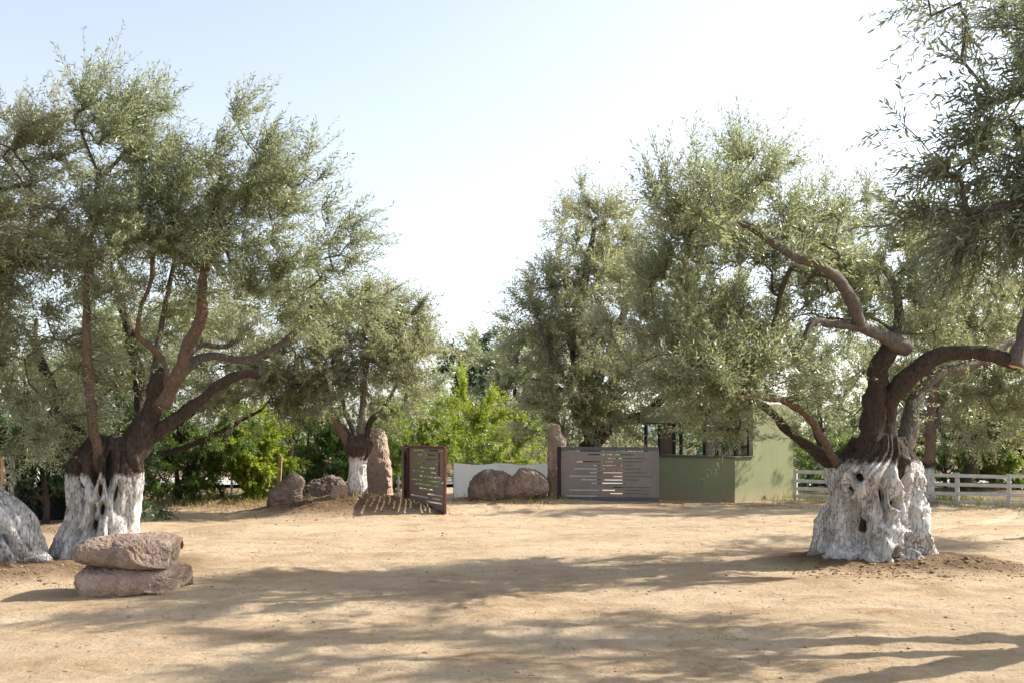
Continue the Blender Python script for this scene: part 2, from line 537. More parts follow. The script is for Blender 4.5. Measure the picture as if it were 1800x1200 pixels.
gx = axis_pts(-10, 11, 0.078, 0.078, -2500, 2500)
gy = axis_pts(5.5, 30, 0.035, 0.20, -120, 4000)
XX, YY = np.meshgrid(gx, gy)
hh, soil, trk = ground_h(XX.ravel(), YY.ravel(), True)
gm = MB()
nx, ny = len(gx), len(gy)
ii, jj = np.meshgrid(np.arange(nx - 1), np.arange(ny - 1))
base = (jj * nx + ii).ravel()
gm.add(np.stack([XX.ravel(), YY.ravel(), hh], 1), np.stack([base, base + 1, base + nx + 1, base + nx], 1))
ground = gm.build('ground', GROUND, None, True)
tag(ground, 'sandy tan dirt yard with wheel ruts and dappled shade', None, None, 'structure')
at = ground.data.attributes.new('soil', 'FLOAT', 'POINT')
at.data.foreach_set('value', soil.astype(np.float32))
at = ground.data.attributes.new('track', 'FLOAT', 'POINT')
at.data.foreach_set('value', trk.astype(np.float32))

# pale road beyond the gate
rm = MB()
rx = np.linspace(-60, 60, 121)
top = np.stack([rx, 31.5 + 0.05 * rx, np.full_like(rx, 0.13)], 1)
bot = np.stack([rx, 36.5 + 0.05 * rx, np.full_like(rx, 0.13)], 1)
v = np.vstack([top, bot])
k = np.arange(120)
rm.add(v, np.stack([k, k + 1, k + 122, k + 121], 1))
tag(rm.build('road', ROADM), 'pale road running past outside the gate', None, None, 'structure')



# ------------------------------------------------------------------ lofted rocks
def rock(name, label, rings, mat, axis='z', seed=1, rough=0.05, cuts=8, cat='boulder', group=None, nseg=72, sub=9, power=2.6):
    """rings: (s, c1, c2, r1, r2) along the axis in world metres; superellipse sections, flat facets, noise"""
    R = np.array(rings, float)
    t = np.linspace(0, len(R) - 1, (len(R) - 1) * sub + 1)
    k = np.clip(t.astype(int), 0, len(R) - 2)
    f = (t - k)[:, None]
    Pm = np.vstack([2 * R[0] - R[1], R, 2 * R[-1] - R[-2]])
    p0, p1, p2, p3 = Pm[k], Pm[k + 1], Pm[k + 2], Pm[k + 3]
    S = 0.5 * (2 * p1 + (p2 - p0) * f + (2 * p0 - 5 * p1 + 4 * p2 - p3) * f ** 2 + (3 * p1 - p0 - 3 * p2 + p3) * f ** 3)
    S = 0.5 * S + 0.5 * (R[k] * (1 - f) + R[k + 1] * f)
    S[:, 3:] = np.maximum(S[:, 3:], 0.01)
    th = np.arange(nseg) / nseg * 2 * math.pi
    c, s = np.cos(th), np.sin(th)
    e = 2.0 / power
    cc, ss = np.sign(c) * np.abs(c) ** e, np.sign(s) * np.abs(s) ** e
    a = S[:, 1:2] + S[:, 3:4] * cc
    b = S[:, 2:3] + S[:, 4:5] * ss
    h = np.repeat(S[:, :1], nseg, 1)
    V = np.stack([a, b, h], -1) if axis == 'z' else np.stack([h, a, b], -1)
    m = len(S)
    V = V.reshape(-1, 3)
    ctr = V.mean(0)
    rs = np.random.RandomState(seed)
    size = (V.max(0) - V.min(0)) / 2
    for _ in range(cuts + 11):
        nrm = norm(rs.normal(size=3))
        ext = np.sum(np.abs(nrm) * size)
        lim = ext * rs.uniform(0.62, 0.86)
        d = (V - ctr) @ nrm - lim
        V = V - np.where(d > 0, d * 0.96, 0)[:, None] * nrm
    dirs = norm((V - ctr) / size)
    n1 = fbm(V, 1.8 / max(size), 3, seed) * rough * 1.0 * min(size) * 2
    n2 = -np.abs(fbm(V, 5.5 / max(size), 5, seed + 5, 0.6)) * rough * min(size) * 2.2
    V = V + dirs * (n1 + n2)[:, None]
    caps = [V[:nseg].mean(0), V[-nseg:].mean(0)]
    V = np.vstack([V, caps])
    i = np.arange(nseg); j = (i + 1) % nseg
    q = np.concatenate([np.stack([r * nseg + i, r * nseg + j, (r + 1) * nseg + j, (r + 1) * nseg + i], 1) for r in range(m - 1)])
    n0 = m * nseg
    tr = [(n0, b_, a_) for a_, b_ in zip(i, j)] + [(n0 + 1, (m - 1) * nseg + a_, (m - 1) * nseg + b_) for a_, b_ in zip(i, j)]
    if axis == 'x':
        pass
    org = np.array([ctr[0], ctr[1], V[:, 2].min()])
    mb = MB()
    mb.add(V - org, q, tr)
    o = mb.build(name, mat, None, False)
    o.location = org
    me = o.data
    return tag(o, label, cat, group)


def prof_z(Y, dy, rows, depth):
    """rows: (py, px_left, px_right) -> rings along z at distance Y"""
    out = []
    for (py, a, b) in sorted(rows, key=lambda r: -r[0]):
        z = H - (py - HOR) / F * Y
        out.append((z, ((a + b) / 2 - 900) / F * Y, Y + dy, (b - a) / 2 / F * Y, depth * (0.35 + 0.65 * (b - a) / max(r[2] - r[1] for r in rows))))
    return out


def prof_x(Y, cols, depth):
    """cols: (px, py_top, py_bottom) -> rings along x"""
    out = []
    w = max(c[2] - c[1] for c in cols)
    for (px, a, b) in cols:
        out.append(((px - 900) / F * Y, Y, H - ((a + b) / 2 - HOR) / F * Y, depth * (0.3 + 0.7 * (b - a) / w), (b - a) / 2 / F * Y))
    return out


rock('flat_boulder', 'lower pinkish flat boulder resting on the dirt under another, beside whitewashed trunk',
     prof_x(10.75, [(127, 1014, 1028), (131, 1000, 1038), (142, 993, 1044), (165, 989, 1049), (205, 988, 1051), (240, 988, 1049), (270, 989, 1045), (300, 990, 1043), (320, 993, 1043), (326, 1002, 1038), (329, 1012, 1030)], 0.46),
     ROCK_PALE, 'x', 11, 0.07, 3, 'boulder', 'two stacked boulders in front of the left olive', 72, 9, 2.7)
rock('flat_boulder', 'upper brownish flat boulder balanced on top of the lower one',
     prof_x(10.75, [(128, 975, 981), (136, 966, 984), (150, 953, 987), (168, 942, 990), (200, 939, 994), (240, 936, 996), (272, 935, 998), (295, 939, 998), (308, 946, 997), (318, 958, 995), (324, 969, 990)], 0.5),
     ROCK, 'x', 12, 0.062, 4, 'boulder', 'two stacked boulders in front of the left olive', 72, 9, 2.5)
rock('round_boulder', 'small rounded boulder tucked behind the right end of the stacked boulders',
     prof_x(11.25, [(300, 1005, 1022), (306, 996, 1028), (320, 991, 1031), (332, 996, 1030), (337, 1008, 1024)], 0.17), ROCK_DARK, 'x', 5, 0.05, 4, 'boulder', None, 40, 8)
rock('leaning_boulder', 'brown pointed boulder leaning at the left foot of the young tree mound',
     prof_z(21.6, 0, [(905, 468, 536), (890, 469, 535), (872, 471, 534), (858, 478, 532), (846, 492, 535), (838, 503, 530), (830, 512, 520)], 0.34), ROCK, 'z', 21, 0.06, 6)
rock('lumpy_boulder', 'wide brown boulder between the pointed boulder and the white young trunk',
     prof_x(22.0, [(531, 862, 880), (538, 845, 884), (560, 838, 884), (580, 832, 884), (600, 840, 882), (609, 852, 880), (612, 860, 876)], 0.45), ROCK_DARK, 'x', 22, 0.08, 6)
rock('small_boulder', 'small squarish boulder against the base of the young white trunk',
     prof_x(21.2, [(583, 860, 888), (587, 853, 890), (600, 851, 890), (615, 852, 890), (618, 858, 888)], 0.2), ROCK_PALE, 'x', 23, 0.05, 5, nseg=48)
rock('standing_stone', 'tall pointed standing stone behind the young olive on the mound',
     prof_z(22.9, 0, [(935, 630, 695), (905, 634, 693), (870, 635, 690), (840, 636, 688), (815, 638, 686), (790, 639, 682), (770, 642, 680), (758, 647, 675), (752, 654, 669)], 0.42), ROCK_PALE, 'z', 31, 0.07, 7, 'standing stone')
rock('rounded_boulder', 'dark rounded boulder in front of the white sheet',
     prof_x(25.0, [(822, 862, 878), (826, 846, 880), (842, 829, 882), (862, 823, 882), (884, 826, 880), (896, 836, 878), (901, 848, 874)], 0.55), ROCK_DARK, 'x', 41, 0.06, 6)
rock('square_boulder', 'blocky brown boulder between the dark boulder and the gate stone',
     prof_x(24.9, [(888, 850, 876), (893, 842, 878), (908, 828, 878), (914, 822, 878), (940, 822, 876), (956, 829, 874), (964, 840, 872)], 0.45), ROCK, 'x', 42, 0.05, 6)
rock('standing_stone', 'slender reddish standing stone at the left end of the closed steel gate leaf',
     prof_z(25.2, 0, [(915, 957, 992), (890, 958, 991), (870, 959, 990), (840, 960, 989), (810, 960, 991), (785, 961, 995), (772, 962, 996), (764, 962, 990), (750, 963, 987), (741, 967, 984), (737, 972, 980)], 0.27), ROCK, 'z', 43, 0.08, 6, 'standing stone')

# red leaf caught on the stacked boulders
lm = MB()
c = P(320, 964, 10.78)
lm.add([(-.012, 0, 0), (-.02, .004, .05), (0, .012, .11), (.018, .002, .05), (.006, .003, 0)], [(0, 1, 2, 3)], [(0, 3, 4)])
lo = lm.build('fallen_leaf', RED_LEAF); lo.location = c
tag(lo, 'small dark red leaf standing on the end of the stacked boulders', 'leaf')

# ------------------------------------------------------------------ gate leaves
SLOTS = [(170, [(200, 800), (990, 1570)]), (235, [(520, 1280)]), (302, [(850, 1480)]), (362, [(290, 930), (1110, 1425)]), (428, [(605, 1235)]), (490, [(285, 795), (1085, 1400)]),
         (556, [(550, 1490)]), (620, [(210, 690), (945, 1580)]), (683, [(405, 1350)]), (745, [(580, 1165)]), (815, [(935, 1570)]), (868, [(200, 965), (1130, 1450)]),
         (925, [(890, 1530)]), (975, [(165, 795)])]


def slotted(L, Ht, z0, sc=1.0, th=0.006):
    """one steel sheet with the slots cut right through it"""
    zt = z0 + Ht
    rows = []
    for (py, sl) in SLOTS:
        zc = zt - (py - 100) / 960 * Ht
        rows.append((zc - 0.0125 * sc, zc + 0.0125 * sc, [((a - 75) / 1615 * L, (b - 75) / 1615 * L) for a, b in sl]))
    zs = sorted({z0, zt} | {r[0] for r in rows} | {r[1] for r in rows})
    xs = sorted({0.0, L} | {x for r in rows for ab in r[2] for x in ab})
    nx_, nz_ = len(xs), len(zs)
    solid = np.ones((nz_ - 1, nx_ - 1), bool)
    for k in range(nz_ - 1):
        zm = (zs[k] + zs[k + 1]) / 2
        for lo_, hi_, sl in rows:
            if lo_ < zm < hi_:
                for i_ in range(nx_ - 1):
                    xm = (xs[i_] + xs[i_ + 1]) / 2
                    if any(a < xm < b for a, b in sl): solid[k, i_] = False
    v = [(x, y, z) for y in (-th, 0) for z in zs for x in xs]
    N_ = nx_ * nz_
    q = []
    for k in range(nz_ - 1):
        for i_ in range(nx_ - 1):
            if not solid[k, i_]: continue
            a = k * nx_ + i_
            b, c, d = a + 1, a + nx_ + 1, a + nx_
            q.append((a, b, c, d)); q.append((b + N_, a + N_, d + N_, c + N_))
            for (dk, di, e0, e1) in ((-1, 0, a, b), (1, 0, c, d), (0, -1, d, a), (0, 1, b, c)):
                kk, i2 = k + dk, i_ + di
                if not (0 <= kk < nz_ - 1 and 0 <= i2 < nx_ - 1) or not solid[kk, i2]: q.append((e1, e0, e0 + N_, e1 + N_))
    m = MB()
    m.add(v, q)
    return m


def gate(label, a, b, Ht, z0, rails, back):
    a, b = np.array(a), np.array(b)
    L = float(np.linalg.norm(b - a))
    g = empty('gate_leaf', (a[0], a[1], 0), math.atan2(b[1] - a[1], b[0] - a[0]))
    tag(g, label, 'gate')
    slotted(L, Ht, z0, 1.2 if back else 1.0).build('panel', STEEL, g)
    y0, y1 = (-0.050, -0.008) if back else (0.002, 0.045)
    zt = z0 + Ht
    boxpart('top_rail', rails, g, (0.06, L - 0.06, y0, y1, zt - 0.05, zt), bevel=0.004)
    boxpart('bottom_rail', rails, g, (0.06, L - 0.06, y0, y1, z0, z0 + 0.06), bevel=0.004)
    boxpart('stile', rails, g, (0.0, 0.058, y0, y1, z0, zt), bevel=0.004)
    boxpart('stile', rails, g, (L - 0.058, L, y0, y1, z0, zt), bevel=0.004)
    bm = MB()
    for i in range(9):
        z = z0 + 0.1 + i * (Ht - 0.2) / 8
        for x in (0.03, L - 0.03):
            yb = y0 if back else -0.006
            bm.box(x - 0.008, x + 0.008, yb - 0.006, yb, z - 0.008, z + 0.008)
    bm.build('rivets', STEEL_BLUE, g)['kind'] = 'stuff'
    return g, L


g, L = gate('open rusty red framed slotted steel gate leaf swung towards the yard', (-2.42, 22.6), (-1.38, 20.4), 1.43, 0.06, RUST, True)
boxpart('latch_bar', RUST, g, (L - 0.42, L - 0.385, -0.03, -0.008, 0.85, 1.34), bevel=0.003)
boxpart('post', DARK_METAL, g, (-0.20, -0.03, -0.10, 0.07, -0.05, 1.50), bevel=0.01)
for z in (0.35, 1.15):
    boxpart('hinge', DARK_METAL, g, (-0.03, 0.03, -0.065, -0.051, z, z + 0.12))
g, L = gate('wide grey slotted steel gate leaf beside the slender standing stone', (1.27, 24.75), (3.70, 24.35), 1.37, 0.05, STEEL_BLUE, False)
boxpart('edge_strip', STEEL_BLUE, g, (0.0, L, -0.0095, -0.0065, 0.053, 0.155))
boxpart('edge_strip', STEEL_BLUE, g, (0.0, L, -0.0095, -0.0065, 1.33, 1.417))
boxpart('post', DARK_METAL, g, (-0.11, -0.01, -0.05, 0.06, -0.05, 1.43), bevel=0.01)

# ------------------------------------------------------------------ green gatehouse
B = empty('gatehouse', (3.08, 26.99, 0.02), math.atan2(-0.714, 0.70))
tag(B, 'low olive green gatehouse with window band and sill behind the grey gate leaf', 'building')
W, D, T = 3.63, 2.9, 0.12
boxpart('counter_wall', GREEN_WALL, B, (0, W, 0, T, -0.1, 1.13), bevel=0.006)
boxpart('side_wall', GREEN_WALL, B, (W - T, W - 0.002, T + 0.001, 0.86, -0.1, 1.13), (W - T, W - 0.002, 0.86, D, -0.1, 2.52))
boxpart('side_wall', GREEN_WALL, B, (0.0, T, T + 0.001, D, -0.1, 1.13))
boxpart('back_wall', GREEN_WALL, B, (T + .001, W - T - .001, D - T, D - 0.002, -0.1, 1.0), (T + .001, W - T - .001, D - T, D - 0.002, 2.0, 2.04), (1.6, W - T - .001, D - T, D - 0.002, 1.001, 1.999))
boxpart('interior_lining', PALE_WALL, B, (1.7, W - T - .004, D - T - 0.03, D - T - 0.004, 0.0, 2.0))
boxpart('sill', CAP_METAL, B, (-0.03, W + 0.05, -0.06, 0.85, 1.132, 1.165), bevel=0.004)
boxpart('roof', GREEN_WALL, B, (-0.02, W - T - 0.002, 0.80, D + 0.02, 2.04, 2.50), bevel=0.01)
boxpart('ceiling_soffit', CAP_METAL, B, (0, W - T - 0.004, 0.83, D - 0.01, 2.01, 2.037))
boxpart('floor_slab', BLOCK, B, (T + .002, W - T - .002, T + .002, D - T - .002, -0.1, 0.05))
posts = [.12, .6, 1.1, 1.33, 2.1, 2.5, 2.74, 3.06, 3.47]
for x in posts:
    boxpart('window_post', DARK_METAL, B, (x - 0.035, x + 0.035, 0.87, 0.95, 1.166, 2.009), bevel=0.003)
for y in (1.6, 2.3):
    boxpart('window_post', DARK_METAL, B, (0.02, 0.09, y, y + 0.08, 1.131, 2.009), bevel=0.003)


def glass_mat():
    m, n, l, bs = newmat('window_glass')
    tr = n.new('ShaderNodeBsdfTransparent'); tr.inputs[0].default_value = (0.82, 0.88, 0.86, 1)
    gl = n.new('ShaderNodeBsdfGlossy'); gl.inputs['Roughness'].default_value = 0.02
    fr = n.new('ShaderNodeFresnel'); fr.inputs[0].default_value = 1.5
    mx = n.new('ShaderNodeMixShader')
    l.new(math_(n, l, 'MULTIPLY_ADD', fr.outputs[0], 1.0, 0.06), mx.inputs[0])
    l.new(tr.outputs[0], mx.inputs[1]); l.new(gl.outputs[0], mx.inputs[2])
    l.new(mx.outputs[0], n['Material Output'].inputs[0])
    return m


GLASS = glass_mat()
for a, b in zip(posts[:-1], posts[1:]):
    if a == .6:
        boxpart('door_panel', BROWN_PANEL, B, (a + .036, b - .036, 0.89, 0.93, 1.167, 2.008))
    else:
        boxpart('pane', GLASS, B, (a + .036, b - .036, 0.905, 0.915, 1.167, 2.008))
cb = boxpart('reflection_box', PALE_WALL, None, (-0.45, 0.45, -0.25, 0.25, 0, 1.45), bevel=0.01)  # pale box added behind the pane for its white reflection
cb.parent = B; cb.location = (1.9, 2.2, 0.06); cb['label'] = 'pale box standing in for the white reflection in the window'

# ------------------------------------------------------------------ fences
def fence(label, a, b, posts_t, zs, hgt, post_mat=WHITE_WOOD, pw=0.09, rail=0.085, rail_mat=None):
    a, b = np.array(a, float), np.array(b, float)
    L = float(np.linalg.norm(b - a))
    f = empty('rail_fence', (a[0], a[1], gh(*a)), math.atan2(b[1] - a[1], b[0] - a[0]))
    tag(f, label, 'fence')
    rs = random.Random(4)
    xs = [t * L for t in posts_t]
    for x in xs:
        boxpart('post', post_mat, f, (x - pw / 2, x + pw / 2, 0.0, pw, -0.1, hgt + rs.uniform(0, 0.03)), bevel=0.005)
    for x0, x1 in zip(xs[:-1], xs[1:]):
        for z in zs:
            o = boxpart('rail', rail_mat or WHITE_WOOD, f, (0, x1 - x0 - 0.006, -0.032, -0.003, -rail / 2, rail / 2), bevel=0.003)
            o.location = (x0 + 0.003, 0, z + rs.uniform(-0.014, 0.014))
            o.rotation_euler = (rs.uniform(-.02, .02), rs.uniform(-.010, .010), 0)
    return f


def fx(px):   # parameter on the right fence line for an image column
    a, b = np.array((7.49, 25.6)), np.array((13.2, 21.9))
    q = (px - 900) / F
    d = b - a
    return float((q * a[1] - a[0]) / (d[0] - q * d[1]))


fence('long white four rail paddock fence beyond the big right olive', (7.49, 25.6), (13.2, 21.9), [0.0, fx(1500), fx(1604), fx(1682), fx(1773), fx(1870), 1.0], (0.10, 0.30, 0.52, 0.74), 0.80)
fence('white rail fence in deep shade at the far left edge', (-11.6, 18.2), (-9.52, 18.6), [0.0, 0.45, 0.955], (0.56, 0.78, 1.02, 1.26), 1.30, SHADED_WOOD, 0.07, 0.07, SHADED_WOOD)
sm = MB(); sm.box(-.028, .028, -.02, .02, -.1, 1.32)
o = sm.build('wooden_stake', STAKE); o.location = (-9.62, 18.3, gh(-9.62, 18.3)); o.rotation_euler = (0, math.radians(-1), 0)
tag(o, 'orange brown wooden stake against the white rails at the left edge', 'stake')
sm = MB(); sm.box(-.045, .045, -.03, .03, -.2, 1.05)
o = sm.build('wooden_stake', STAKE); p = P(489, 870, 23.6); o.location = (p[0], p[1], gh(p[0], p[1]) + 0.05); o.rotation_euler = (0, math.radians(3), 0)
tag(o, 'pale sunlit wooden stake behind the pointed brown boulder', 'stake')
for px, Y, hh_, lab in ((407, 25.5, 0.62, 'short white post under the lime green bush'), (700, 27.5, 0.5, 'short white post behind the open gate leaf')):
    sm = MB(); sm.tube([(0, 0, -.1), (0, 0, hh_ * .5), (0.01, 0, hh_)], [.03, .03, .028], 10, cap1=True)
    o = sm.build('white_post', WHITE_WOOD, None, True); o.location = ((px - 900) / F * Y, Y, 0.05)
    tag(o, lab, 'post')

# black sheet added as deep shade at far left, and block wall
nm = MB()
for i in range(30):
    x0, x1 = -10.2 + i * 0.075, -10.2 + (i + 1) * 0.075
    y0, y1 = 19.5 + 0.04 * math.sin(i * 1.3), 19.5 + 0.04 * math.sin((i + 1) * 1.3)
    nm.add([(x0, y0, 0), (x1, y1, 0), (x1, y1, 1.75), (x0, y0, 1.75), (x0, y0 + .01, 0), (x1, y1 + .01, 0), (x1, y1 + .01, 1.75), (x0, y0 + .01, 1.75)],
           [(0, 1, 2, 3), (5, 4, 7, 6), (3, 2, 6, 7)])
tag(nm.build('shade_backdrop', BACKDROP, None, False), 'black backdrop added as deep shade behind the left olive trunks', 'backdrop')
bw = empty('block_wall', (-9.75, 18.05, 0)); tag(bw, 'low pale concrete block wall in shade between the left olive trunks', 'wall')
for i in range(2):
    for j in range(1):
        o = boxpart('block', BLOCK, bw, (0, 0.39, 0, 0.2, 0, 0.19), bevel=0.006)
        o.location = (i * 0.4 + (0.2 if j else 0), 0, j * 0.2 + 0.01)

# white sheet screen
cx = np.linspace(0, 3.95, 120)
cz = np.linspace(0, 1, 24)
CX, CZ = np.meshgrid(cx, cz)
pp = np.stack([CX.ravel() * 1.2, CZ.ravel() * 0.6, np.zeros(CX.size)], 1)
sag = 0.05 * np.sin(CX / 1.3 * math.pi) ** 2
yy = 0.07 * fbm(pp, 1.1, 4, 3).reshape(CX.shape) * (1.2 - CZ) + 0.02 * np.sin(CX * 9 + CZ * 2) * (1 - CZ)
zz = CZ * (0.93 - sag)
scn = empty('sheet_screen', (-1.6, 26.6, 0.02), 0.02)
tag(scn, 'white cloth sheet stretched as a low screen behind the boulders', 'screen')
m = MB()
n_ = len(cx)
a_, b_ = np.meshgrid(np.arange(n_ - 1), np.arange(len(cz) - 1))
bb = (b_ * n_ + a_).ravel()
m.add(np.stack([CX.ravel(), yy.ravel(), zz.ravel()], 1), np.stack([bb, bb + 1, bb + n_ + 1, bb + n_], 1))
so = m.build('sheet', SHEET, scn, True)
for x in (0.0, 1.3, 2.6, 3.9):
    m = MB(); m.tube([(x, 0.06, -.1), (x, 0.06, .5), (x, 0.06, 0.95)], .022, 8, cap1=True)
    m.build('post', WHITE_WOOD, scn, True)


# ------------------------------------------------------------------ trees
TRUNK_MATS = {}


def trunk_mat(paint, tint=None):
    if paint not in TRUNK_MATS:
        TRUNK_MATS[paint] = bark_mat('whitewashed_bark', (0.04, 0.03, 0.023), (0.10, 0.074, 0.055), 9, paint)
    return TRUNK_MATS[paint]


def gnarled(parent, base, rows, Y, paint, holes=(), seed=1, depth=1.0, nth=170, nz=140, amp=0.16, twist=0.5, flare=0.35):
    """rows: (py, px_left, px_right) silhouette of the trunk, at distance Y"""
    R = []
    for (py, a, b) in sorted(rows, key=lambda r: -r[0]):
        R.append((H - (py - HOR) / F * Y - base[2], ((a + b) / 2 - 900) / F * Y - base[0], (b - a) / 2 / F * Y))
    R = np.array(R)
    z = np.linspace(R[0, 0], R[-1, 0], nz)
    cx = np.interp(z, R[:, 0], R[:, 1])
    rr = np.interp(z, R[:, 0], R[:, 2]) * 1.01
    ker = np.hanning(13); ker /= ker.sum()
    pad = lambda v: np.convolve(np.pad(v, 6, 'edge'), ker, 'valid')
    cx, rr = pad(cx), pad(rr)
    th = np.arange(nth) / nth * 2 * math.pi
    TH, Z = np.meshgrid(th, z)
    CX, RR = np.repeat(cx[:, None], nth, 1), np.repeat(rr[:, None], nth, 1)
    tw = TH + twist * Z + 0.22 * perlin(np.stack([np.cos(TH).ravel(), np.sin(TH).ravel(), Z.ravel() * 1.2], 1), 1.1, seed + 40).reshape(Z.shape)
    p = np.stack([np.cos(tw).ravel(), np.sin(tw).ravel(), Z.ravel() * 0.34], 1)
    r1 = 2.4 * np.sqrt(np.abs(perlin(p, 1.7, seed)) + 0.004).reshape(Z.shape) - 0.7         # rounded muscles, sharp creases
    r2 = 2.2 * np.sqrt(np.abs(perlin(p, 3.6, seed + 3)) + 0.004).reshape(Z.shape) - 0.6
    p2 = np.stack([np.cos(tw).ravel(), np.sin(tw).ravel(), Z.ravel() * 0.35], 1)
    r3 = perlin(p2, 11, seed + 6).reshape(Z.shape) + 0.6 * perlin(p2, 23, seed + 7).reshape(Z.shape)
    r4 = fbm(np.stack([np.cos(TH).ravel(), np.sin(TH).ravel(), Z.ravel()], 1), 3.0, 3, seed + 8).reshape(Z.shape)
    lob = perlin(np.stack([np.cos(TH).ravel() * 1.6, np.sin(TH).ravel() * 1.6, np.zeros(Z.size)], 1), 1.3, seed + 9).reshape(Z.shape)
    m = 1 + amp * (0.75 * r1 + 0.5 * r2 - 0.35) + 0.075 * r3 + 0.035 * r4
    zr = Z - z[0]
    m = m + flare * np.exp(-zr / 0.22) * (lob * 1.6)
    bare = np.zeros_like(Z)
    for (px, py, w, h, dep) in holes:
        hz = H - (py - HOR) / F * Y - base[2]
        i = np.argmin(np.abs(z - hz))
        u = np.clip(((px - 900) / F * Y - base[0] - cx[i]) / rr[i], -0.97, 0.97)
        a0 = -math.acos(u)
        da = (TH - a0 + math.pi) % (2 * math.pi) - math.pi
        wob = 0.3 * r4
        e = (da * rr[i] / (w / F * Y / 2)) ** 2 + ((Z - hz + 0.25 * da * rr[i]) / (h / F * Y / 2)) ** 2
        d = np.sqrt(e) * (1 + wob)
        rim = np.exp(-((d - 1.45) / 0.40) ** 2)
        hole = 1 / (1 + np.exp((d - 1.0) * 7))
        m = m + 0.05 * rim - 1.5 * min(dep, 0.15) * hole / np.maximum(RR, 0.05)
        bare = np.maximum(bare, min(1, dep * 7) * 1.0 / (1 + np.exp((d - 0.68) * 7)))
    x = CX + RR * m * np.cos(TH)
    y = RR * m * depth * np.sin(TH)
    zz = Z + 0.0 * x
    # ragged top
    topf = np.clip((Z - z[-1] + 0.15) / 0.15, 0, 1)
    zz = zz + topf * 0.06 * r1
    V = np.stack([x, y, zz], -1).reshape(-1, 3)
    i = np.arange(nth); j = (i + 1) % nth
    q = np.concatenate([np.stack([k * nth + i, k * nth + j, (k + 1) * nth + j, (k + 1) * nth + i], 1) for k in range(nz - 1)])
    top = V[-nth:]
    c = top.mean(0)
    ring = c + (top - c) * 0.55 + np.array([0, 0, -0.03])
    n0 = len(V)
    V = np.vstack([V, ring, [c + np.array([0, 0, -0.06])]])
    q = np.vstack([q, np.stack([(nz - 1) * nth + i, (nz - 1) * nth + j, n0 + j, n0 + i], 1)])
    t = np.stack([n0 + i, n0 + j, np.full(nth, n0 + nth)], 1)
    mb = MB()
    mb.add(V, q, t)
    o = mb.build('trunk', trunk_mat(paint), parent, True)
    at = o.data.attributes.new('bare', 'FLOAT', 'POINT')
    at.data.foreach_set('value', np.concatenate([bare.ravel(), np.ones(nth + 1)]).astype(np.float32))
    return o


KITE = (np.array([(0, 0, 0), (0.45, -0.5, 0.0), (1, 0, 0), (0.45, 0.5, 0.0)]), np.array([(0, 1, 2, 3)]))
LANCE = (np.array([(0, 0, 0), (0.3, -0.48, 0.10), (0.68, -0.38, 0.03), (1, 0, -0.16), (0.68, 0.38, 0.03), (0.3, 0.48, 0.10)]), np.array([(0, 1, 2, 3), (0, 3, 4, 5)]))


def leaf_frames(rs, base, dirs, length, bend, K, ang, lsize):
    """opposite leaves along curved sprigs: origins, leaf axes, side axes, normals, sizes"""
    S = len(base)
    t = (np.arange(K) // 2 * 2 + 1.2) / (K + 0.5)
    t = np.clip(t[None, :] + rs.uniform(-0.02, 0.02, (S, K)), 0.03, 1)
    Lh = length[:, None, None]
    pos = base[:, None, :] + dirs[:, None, :] * Lh * t[..., None] + bend[:, None, :] * Lh * (t ** 2)[..., None]
    ax = norm(dirs[:, None, :] + 2 * bend[:, None, :] * t[..., None])
    ref = norm(rs.normal(size=(S, 1, 3)))
    p1 = norm(np.cross(ax, ref))
    p2 = np.cross(ax, p1)
    az = (np.arange(K) % 2) * math.pi + (np.arange(K) // 2) * math.pi / 2
    az = az[None, :] + rs.uniform(-0.5, 0.5, (S, K))
    side = np.cos(az)[..., None] * p1 + np.sin(az)[..., None] * p2
    a = ang * (1.1 - 0.4 * t) * rs.uniform(0.65, 1.35, (S, K))
    ld = norm(ax * np.cos(a)[..., None] + side * np.sin(a)[..., None] + np.array([0, 0, -0.10]))
    nrm = norm(ax - ld * np.sum(ax * ld, -1, keepdims=True) + 0.45 * rs.normal(size=(S, K, 3)))
    wd = norm(np.cross(nrm, ld))
    nr = np.cross(ld, wd)
    sz = lsize * rs.uniform(0.65, 1.15, (S, K)) * (1 - 0.35 * t ** 2)
    f = lambda v: v.reshape(-1, 3)
    return f(pos), f(ld), f(wd), f(nr), sz.ravel()


def leaf_mesh(mb, fr, ratio, tmpl):
    pos, ld, wd, nr, sz = fr
    T, Fc = tmpl
    V = pos[:, None, :] + sz[:, None, None] * (T[None, :, :1] * ld[:, None] + ratio * T[None, :, 1:2] * wd[:, None] + ratio * T[None, :, 2:3] * nr[:, None])
    N = len(pos)
    k = len(T)
    q = (np.arange(N)[:, None, None] * k + Fc[None]).reshape(-1, 4)
    mb.add(V.reshape(-1, 3), q)


